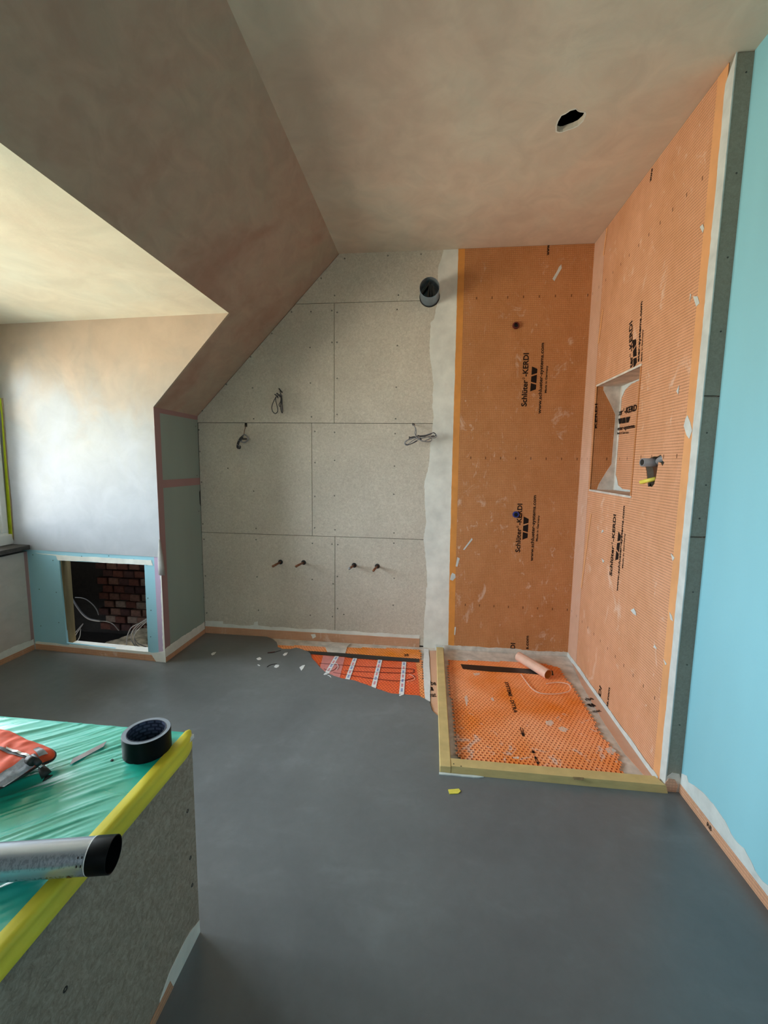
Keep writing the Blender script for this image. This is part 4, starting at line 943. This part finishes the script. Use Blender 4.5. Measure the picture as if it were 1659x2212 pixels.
C6 = lambda a, b, o: (860+a/16.59, 890+b/16.59, o)
bundle('cable_bundle', 'light grey coiled cable tied in a horizontal figure eight near the plaster strip', (892, 917), [
    ([C6(540, 440, 0), C6(600, 540, .04), C6(620, 640, .06), C6(600, 760, .07), C6(650, 880, .075), C6(760, 990, .07), C6(900, 1050, .07), C6(1060, 990, .065), C6(1180, 930, .06), C6(1320, 920, .05), C6(1380, 860, .05), C6(1300, 760, .05), C6(1180, 760, .055), C6(980, 830, .06), C6(760, 860, .065), C6(500, 960, .07), C6(300, 1020, .075), C6(230, 1120, .075), C6(300, 1190, .075), C6(480, 1130, .075), C6(700, 1000, .07), C6(1000, 900, .065), C6(1280, 840, .055)], .0028, 'cable', False),
    ([C6(620, 560, .05), C6(650, 700, .068), C6(640, 820, .07), C6(700, 920, .072), C6(820, 1010, .07), C6(980, 1060, .068), C6(1140, 1060, .06), C6(1200, 980, .058), C6(1100, 900, .06), C6(800, 900, .066), C6(560, 1000, .072), C6(360, 1150, .076), C6(260, 1150, .076), C6(260, 1080, .076), C6(420, 960, .074), C6(640, 920, .07)], .0028, 'cable', False),
    ([C6(700, 850, .07), C6(900, 870, .065), C6(1150, 800, .055), C6(1260, 740, .052), C6(1340, 790, .05), C6(1330, 860, .05), C6(1180, 880, .055)], .0028, 'cable_dark', False),
    ([C6(640, 890, .068), C6(520, 920, .07), C6(380, 890, .072)], .0028, 'cable_dark', False), ([C6(600, 880, .068), C6(480, 900, .07), C6(380, 950, .072)], .0026, 'cable_dark', False),
    ([C6(260, 1130, .079), C6(330, 1180, .079), C6(520, 1120, .077), C6(680, 1040, .074)], .0022, 'cable_dark', False)], [
    ([C6(690, 840, .08), C6(800, 870, .08)], .004, 'cable_dark'), ([C6(770, 940, .082), C6(840, 980, .08)], .004, 'cable_dark')])
part('wall_hole', slab(BACK, [uv(a, b, BACK) for a, b in [(889.5, 914.5), (895, 914.5), (896, 919), (892, 920)]], .001, w=.001), 'dark', back)
# plugged pipe holes in the orange wall
for (a, b), mt, nm in (((1114, 704), 'redplug', 'dark red pipe socket in the upper part of the orange back wall'), ((1114, 1111), 'blueplug', 'dark blue pipe socket over the lower printed lettering on the orange wall')):
    h = hit(a, b, BACK); t = thing('pipe_socket', nm, 'pipe socket', h, 'pipe sockets in the orange wall')
    part('socket_ring', lathe([(.013, .0035), (.0205, .0035), (.0215, .008), (.019, .017), (.013, .017)], h, BACK.N, 20, True), mt, t)
    part('socket_bore', lathe([(0, .006), (.0130, .006), (.0130, .004)], h, BACK.N, 20), 'rubber', t)

# ---- eaves clutter seen through the opening
ctr = V3((-2.2, 2.9, -.05))
cb = thing('cable_bundle', 'pale cables drooping at the lower right of the dark eaves opening', 'cable', (-2.0, 2.6, 0), 'cables inside the eaves opening')
def ep(px, py, y): return hit(px, py, Plane((0, y, 0), X, Z, -Y))
C7 = lambda a, b, y: ep(100+a/5.925, 1180+b/5.925, y)
for pts in ([(1300, 915), (1210, 975), (1100, 1030), (1050, 1110), (1030, 1200), (1025, 1300)], [(1300, 925), (1200, 980), (1120, 1060), (1085, 1140), (1100, 1220), (1150, 1290)], [(1300, 940), (1220, 990), (1140, 1070), (1120, 1160), (1170, 1240), (1280, 1290)], [(1300, 950), (1230, 1010), (1130, 1130), (1140, 1250), (1230, 1300), (1300, 1300)]):
    part('cable', tube(spline([C7(a, b, 2.48+.05*k/5) for k, (a, b) in enumerate(pts)], 5), .0035, 6), 'eaves_cable', cb, True)
cb = thing('conduit', 'grey conduit curving through the middle of the dark eaves opening', 'conduit', (-2.3, 2.6, .2))
for pts, r, mt in (([(330, 670), (400, 780), (470, 870), (540, 925), (610, 945), (685, 955)], .006, 'eaves_cable'), ([(370, 655), (450, 660), (520, 685), (600, 750), (650, 820), (670, 880)], .003, 'eaves_cable'), ([(685, 955), (780, 965), (860, 1000), (930, 1080)], .0025, 'eaves_cable')):
    part('cable', tube(spline([C7(a, b, 2.62) for a, b in pts], 5), r, 6), mt, cb, True)
cb = thing('cable_bundle', 'thin cables rising at the lower left of the dark eaves opening', 'cable', (-2.3, 2.5, 0), 'cables inside the eaves opening')
for pts in ([(325, 1280), (335, 1190), (370, 1110), (470, 990)], [(350, 1280), (360, 1190), (385, 1120), (470, 995)], [(370, 1275), (400, 1210), (430, 1150), (440, 1060)]):
    part('cable', tube(spline([C7(a, b, 2.50) for a, b in pts], 5), .0025, 6), 'eaves_cable', cb, True)
def lump(c, r, seed, sq=.6):
    bm = bmesh.new(); bmesh.ops.create_icosphere(bm, subdivisions=3, radius=1)
    for v in bm.verts:
        k = 1+.45*noise.noise(v.co*1.7+V3((seed, 0, 0)))+.15*noise.noise(v.co*6+V3((0, seed, 0)))
        v.co = V3(c)+V3((v.co.x*r*k, v.co.y*r*k, v.co.z*r*sq*k))
    me = bpy.data.meshes.new('lump'); bm.to_mesh(me); bm.free(); return me
M['rubble'] = plain('rubble', (.42, .36, .26), .95, var=.4, scale=25, bump=.6)
for k, (px_, py_, y_, r) in enumerate(((262, 1402, 2.85, .13), (292, 1402, 2.70, .11), (312, 1388, 2.95, .16), (240, 1405, 2.8, .09), (306, 1406, 2.55, .06))):
    c = ep(px_, py_, y_); tag(part('rubble', lump(c, r, k*3.1), 'rubble', ev, True), kind='stuff')
# torn paper bead flap hanging at the cheek corner
vs, fs = [], []
prof = [(343, 1165, -.002, .012), (347, 1180, .004, .020), (350, 1200, .012, .034), (348, 1222, .02, .040), (342, 1243, .028, .042)]
for i, (a, b, o_, wd) in enumerate(prof):
    h = hit(a, b, Plane((XL+.004+o_*.3, 0, 0), Y, Z, X))
    h = V3((XL+.006+o_*.6, ck(XL)-.006-o_*.5, uv(a, b, KNEE)[1]))
    for k in range(5):
        t = k/4-.35
        vs.append(h+V3((-wd*t*1.0, -.006*math.sin(math.pi*k/4), 0)))
for i in range(len(prof)-1):
    for k in range(4): fs.append((i*5+k, i*5+k+1, i*5+6+k, i*5+5+k))
me = bpy.data.meshes.new('flap'); me.from_pydata(vs, [], fs)
fo = solid('paper_flap', me, 'paper', 'grey torn paper bead flap curling off the dormer corner beside the green board', 'paper', smooth=True)
md = fo.modifiers.new('thick', 'SOLIDIFY'); md.thickness = .0012

# ================================================================== COVERED LEDGE (boxed bath) AND THINGS ON IT
T = .565; BX, BY = -.582, .938; BYN = YN+.005
bath = thing('boxed_bath', 'low boxed bath with a bare cement board end panel, bottom left', 'bath', (-1.5, .6, 0))
EP = Plane((BX, 0, 0), Y, Z, X)
ep_ = part('end_panel', slab(EP, rect(BYN, .0, BY, T-.012), .0125), 'cement_bath', bath)
part('side_panel', box(XW+.005, BY-.0125, 0.0, BX-.0126, BY-.001, T-.012), 'cement_bath', bath)
part('top_board', box(XW+.005, BYN, T-.011, BX+.004, BY+.004, T-.001), 'white', bath)
screws([(411, 1853), (141, 2137), (405, 1752), (415, 1912)], EP, ep_, r=.005)
tag(part('plaster_smear', slab(EP, ragged([uv(a, b, EP) for a, b in [(430, 1988), (412, 2010), (392, 2046), (366, 2100), (345, 2160), (340, 2212)]] + [(BYN+.2, .0), (BY, .0)], [.002]*5+[0, 0, 0], .01, 3), .0014, w=.0014), 'skim', ep_), 'pale plaster smear along the foot of the panel')
part('membrane_patch', slab(EP, [(BY-.12, .0), (BY-.27, .0), (BY-.25, .02), (BY-.13, .03)], .0015, w=.0026), 'kerdi_skirt', ep_)
# green plastic sheet: pulled tight with long wrinkles
A0 = Vector(uv(0, 1760, FLOOR, T)); A1 = Vector(uv(330, 1655, FLOOR, T)); wd_ = (A1-A0).normalized(); wn = Vector((-wd_.y, wd_.x))
def ridge(x, y):
    p = Vector((x, y)); s = p.dot(wd_); t = p.dot(wn)
    t += .03*noise.noise((s*3, t*4, 5))
    a = 1-abs(noise.noise((s*1.3, t*26, 0)))*2.0; b = 1-abs(noise.noise((s*2.5+4, t*60, 3)))*2.2
    e = .35+.65*max(0, noise.noise((s*2.2+9, t*3, 7))+.45)
    e *= min(1, max(0.12, (BX-.02-x)/.05))
    return (max(0, a)**3*.0062+max(0, b)**3*.0030)*e + .0012*noise.noise((x*9, y*9, 2))
n1, n2 = 300, 200; gx0, gx1, gy0, gy1 = -1.45, BX-.012, BYN, BY
vs = []; fs = []
for j in range(n2+1):
    for i in range(n1+1):
        x = gx0+(gx1-gx0)*i/n1; y = gy0+(gy1-gy0)*j/n2
        vs.append((x, y, T+.0008+ridge(x, y)))
for j in range(n2):
    for i in range(n1): a = j*(n1+1)+i; fs.append((a, a+1, a+n1+2, a+n1+1))
# far drop of the sheet over the edge
k0 = len(vs)
for i in range(n1+1):
    x = gx0+(gx1-gx0)*i/n1; vs.append((x, gy1+.004, T-.0002)); 
for i in range(n1+1):
    x = gx0+(gx1-gx0)*i/n1; vs.append((x, gy1+.007, T-.0006))
for i in range(n1):
    a = n2*(n1+1)+i; fs.append((a, a+1, k0+i+1, k0+i)); fs.append((k0+i, k0+i+1, k0+n1+2+i, k0+n1+1+i))
me = bpy.data.meshes.new('sheet'); me.from_pydata(vs, [], fs)
sheet = solid('plastic_sheet', me, 'cover', 'crinkled glossy green plastic sheet stretched over the boxed bath', 'plastic sheet', smooth=True)
# rear rest of the sheet, outside the photograph's frame
part('sheet_rest', box(XW+.01, BYN, T-.0005, -1.45, BY+.006, T+.0010), 'cover', sheet)
# yellow tape folded over the edge
prof = [(-.019, .0050), (-.003, .0060), (.0035, .0052), (.0075, .0022), (.0088, -.004), (.0066, -.015), (.0098, -.0195), (.0078, -.036)]
vs, fs = [], []; ny = 90
ye = [(BYN + (BY+.002-BYN)*k/ny) for k in range(ny+1)]
for k, y in enumerate(ye):
    for q, (dx, dz) in enumerate(prof):
        wob = .0012*noise.noise((y*14, q*.6, 0))+.0006*noise.noise((y*70, q, 4))
        s = 1.0
        if k > ny-6: s = 1-((k-(ny-6))/6.)**2*.75
        vs.append((BX+(dx if dx < 0 else dx*s)+wob+(-.006*(1-s) if dx > 0 else 0), y+(.004*(1-s)), T+dz+wob))
m = len(prof)
for k in range(ny):
    for q in range(m-1): fs.append((k*m+q, k*m+q+1, (k+1)*m+q+1, (k+1)*m+q))
e0 = ny*m; c0 = len(vs)
for q, (dx, dz) in enumerate(prof): vs.append((BX-.012+dx*.2, BY+.012, T+dz*.95-.001))
for q in range(m-1): fs.append((e0+q, e0+q+1, c0+q+1, c0+q))
me = bpy.data.meshes.new('tape'); me.from_pydata(vs, [], fs)
bm = bmesh.new(); bm.from_mesh(me); bmesh.ops.recalc_face_normals(bm, faces=bm.faces); bm.to_mesh(me); bm.free()
yt = solid('masking_tape', me, 'yellowtape', 'yellow masking tape folded over the edge of the green sheet', 'tape', smooth=True)
# black tape roll
TR, TI, THt = .0515, .0400, .0475
c = V3((*uv(319, 1622, FLOOR, T), T+.0045)); c.z = T+.004
tr_ = thing('tape_roll', 'roll of black tape lying flat on the green sheet', 'tape roll', c)
o = part('tape_layers', lathe([(TR, 0), (TR, THt), (TR-.0008, THt+.0006)], c, Z, 64), 'taperoll', tr_); smooth_by_angle(o)
o = part('roll_side', lathe([(TR-.0008, THt+.0006), (TI+.0022, THt+.0004), (TI+.0018, THt-.0006)], c, Z, 64), 'tapeside', tr_); smooth_by_angle(o)
o = part('paper_core', lathe([(TI+.002, THt+.0004), (TI+.0018, THt+.0010), (TI, THt+.0008), (TI, 0), (TR, 0)], c, Z, 64), 'navy', tr_); smooth_by_angle(o)
rows = 5; per = 14
me_all = []
vs, fs = [], []
for r in range(rows):
    for k in range(per):
        th0 = 2*math.pi*(k+.5*(r % 2))/per; z0 = .005+r*.0092
        for wv in ((0, .42),):
            sub = 4; base = len(vs)
            for s in range(sub+1):
                th = th0+wv[1]*.8*s/sub
                for zz in (z0, z0+.0058):
                    vs.append(c+V3((math.cos(th)*(TI-.0004), math.sin(th)*(TI-.0004), zz)))
            for s in range(sub): a = base+s*2; fs.append((a, a+1, a+3, a+2))
me = bpy.data.meshes.new('print'); me.from_pydata(vs, [], fs); part('core_print', me, 'navyprint', tr_)
# cartridge
R_ = .0265
ce = hit(246, 1845, FLOOR, T+.008+R_); cs = hit(0, 1862, FLOOR, T+.008+R_)
dr = (ce-cs).normalized(); dr.z = 0; dr.normalize()
st_ = ce-dr*.235
cg = thing('sealant_cartridge', 'white labelled cartridge tube with a black open end overhanging the yellow tape', 'cartridge', (st_+ce)/2-V3((0, 0, R_)))
def cyl(prof, org, parent, name, mat, seg=48):
    me = lathe(prof, (0, 0, 0), X, seg)
    o = obj(name, me, mat, parent); rot = math.atan2(dr.y, dr.x)
    o.rotation_euler = (0, 0, rot); o.location = org - V3(parent.location); smooth_by_angle(o); return o
cyl([(0, -.235), (R_, -.235), (R_, -.031)], ce, cg, 'label_tube', 'cartridge')
cyl([(R_+.0003, -.032), (R_+.0006, -.031), (R_+.0006, -.0004), (R_-.0005, 0), (R_-.0012, -.0006), (R_-.0012, -.03), (0, -.03)], ce, cg, 'end_cap', 'taperoll')
cyl([(R_+.0004, -.0335), (R_+.0005, -.0332), (R_+.0005, -.0322), (R_+.0003, -.032)], ce, cg, 'cap_line', 'white')
up_ = Z; sdv = Z.cross(dr).normalized()
CPl = Plane(ce, dr, Z, -sdv)
def on_cyl(s_, th): return ce+dr*s_+(-sdv*math.cos(th)+Z*math.sin(th))*(R_+.0007)
def curved_text(s, s0, s1, th, h, mat='ink', vert=False):
    pts, fs_ = text_mesh(s)
    vs = []
    for x, y in pts:
        if not vert: vs.append(on_cyl(s0+(s1-s0)*x, th+h*y/R_))
        else: vs.append(on_cyl(s0-h*y, th+(s1*x)/R_))
    me = bpy.data.meshes.new('print'); me.from_pydata(vs, [], fs_); part('label_print', me, mat, cg)
me = bpy.data.meshes.new('triangle'); me.from_pydata([on_cyl(-.062, math.radians(-34)), on_cyl(-.052, math.radians(-34)), on_cyl(-.057, math.radians(-16))], [], [(0, 1, 2)]); part('hazard_triangle', me, 'copper', cg)
for k in range(2):
    vs = [on_cyl(-.044+k*.006+a, math.radians(t)) for a, t in ((0, 12), (.0018, 12), (.0018, 44), (0, 44))]
    me = bpy.data.meshes.new('print'); me.from_pydata(vs, [], [(0, 1, 2, 3)]); part('label_print', me, 'ink', cg)
# snapped knife blade
bl = [uv(a, b, FLOOR, T) for a, b in [(151, 1659), (158, 1645), (215, 1616), (231, 1607), (224, 1619), (180, 1640), (163, 1650)]]
solid('knife_blade', slab(Plane((0, 0, T+.0075), X, Y, Z), [bl[0], bl[1], bl[3], bl[4]], .0009), 'steel', 'snapped steel knife blade on the green sheet left of the tape roll', 'blade')
solid('rubber_crumb', lump(V3((*uv(242, 1647, FLOOR, T), T+.005)), .0035, 2, .6), 'rubber', 'tiny black crumb on the green sheet between blade and tape roll', 'crumb')
# orange pouch with zip
ol = [(119, 1631), (112, 1621), (85, 1611), (60, 1602), (35, 1589), (12, 1581), (-20, 1578), (-70, 1582), (-130, 1600), (-140, 1640), (-110, 1690), (-60, 1722), (-20, 1712), (20, 1692), (50, 1675), (85, 1653), (112, 1642)]
ZB2 = T+.034
pin = [Vector(uv(a, b, FLOOR, ZB2)) for a, b in ol]
cc = Vector((sum(p.x for p in pin)/len(pin), sum(p.y for p in pin)/len(pin)))
bag = thing('fabric_pouch', 'crumpled orange fabric pouch with grey corners and a zip, on the green sheet', 'pouch', (cc.x, cc.y, T+.006))
ring = [Vector((p.x, p.y)) for p in spline([(p.x, p.y, 0) for p in pin], 5, True)]
NRG = 16
def pouch_z(t, p, top):
    hgt = math.sqrt(max(0, 1-(1-t)**2))
    z = ZB2+(hgt*.016+.003 if top else -hgt*.022)
    if top:
        z += (.0032*noise.noise((p.x*60, p.y*24, 1))+.0035*noise.noise((p.x*22+3, p.y*40, 2)))*min(1, t*3+.2)
    return z
vs, fs = [], []; nr = len(ring)
for top in (True, False):
    for k in range(NRG):
        t = k/(NRG-1)*.995
        for p in ring: q = p.lerp(cc, t); vs.append((q.x, q.y, pouch_z(t, q, top)))
for s in range(2):
    b0 = s*NRG*nr
    for k in range(NRG-1):
        for i in range(nr): j = (i+1) % nr; fs.append((b0+k*nr+i, b0+k*nr+j, b0+(k+1)*nr+j, b0+(k+1)*nr+i))
for i in range(nr): j = (i+1) % nr; fs.append((i, j, NRG*nr+j, NRG*nr+i))
me = bpy.data.meshes.new('pouch'); me.from_pydata(vs, [], fs)
bm = bmesh.new(); bm.from_mesh(me); bmesh.ops.recalc_face_normals(bm, faces=bm.faces); bm.to_mesh(me); bm.free()
part('fabric_body', me, 'orangefab', bag, True)
def drape(pxs, parent, name, mat, lift=.0012, nsub=14):
    """patch following the pouch top: quad patch from 4 image corners of the upper face"""
    q = [Vector(uv(a, b, FLOOR, ZB2+.012)) for a, b in pxs]; vs, fs = [], []
    for i in range(nsub+1):
        for j in range(nsub+1):
            u, v = i/nsub, j/nsub
            p = (q[0]*(1-u)+q[1]*u)*(1-v)+(q[3]*(1-u)+q[2]*u)*v
            d = p-cc; best = 1e9; R1 = None
            for k in range(nr):   # distance ratio to outline along the ray from the centre
                a, b = ring[k]-cc, ring[(k+1) % nr]-cc
                den = d.x*(b.y-a.y)-d.y*(b.x-a.x)
                if abs(den) < 1e-12: continue
                s = (a.x*(b.y-a.y)-a.y*(b.x-a.x))/den; w_ = (a.x*d.y-a.y*d.x)/den
                if s > 0 and -.001 <= w_ <= 1.001: R1 = s; break
            t = 1-1/(R1 or 1.001); t = max(0.0, t)
            vs.append((p.x, p.y, pouch_z(t, p, True)+lift))
    for i in range(nsub):
        for j in range(nsub): a = i*(nsub+1)+j; fs.append((a, a+1, a+nsub+2, a+nsub+1))
    me = bpy.data.meshes.new('patch'); me.from_pydata(vs, [], fs); return part(name, me, mat, parent, True)
tag(drape([(50, 1642), (74, 1648), (8, 1692), (-25, 1690)], bag, 'corner_panel', 'greyfab'), 'grey corner fabric')
tag(drape([(72, 1625), (84, 1617), (104, 1627), (84, 1636)], bag, 'corner_panel', 'greyfab', lift=.002), 'grey corner fabric')
drape([(-60, 1606), (-58, 1614), (62, 1644), (66, 1638)], bag, 'zip_tape', 'blackfab', lift=.002)
z_ = drape([(14, 1622), (14, 1626), (62, 1641), (64, 1636)], bag, 'zip_teeth', 'silver', lift=.0035)
part('edge_binding', tube([V3((p.x, p.y, ZB2)) for p in ring], .0028, 6, True), 'blackfab', bag, True)
def bp(a, b, dz): return hit(a, b, FLOOR, ZB2+dz)
part('zip_pull', tube([bp(62, 1640, .02), bp(72, 1646, .021)], .0085, 10), 'blackfab', bag, True)
part('zip_pull', tube([bp(70, 1634, .022), bp(84, 1650, .018)], .006, 10), 'cable_dark', bag, True)
part('pull_tab', tube([bp(82, 1649, .014), bp(90, 1658, .008)], .0035, 8), 'silver', bag, True)
part('toggle', tube([bp(88, 1656, .008), bp(96, 1668, -.002), bp(101, 1675, -.008)], .006, 12, radii=[.0055, .0085, .0095]), 'rubber', bag, True)
part('toggle_foot', tube([bp(101, 1677, -.010), bp(103, 1681, -.014)], .0085, 12, radii=[.004, .0095]), 'rubber', bag, True)
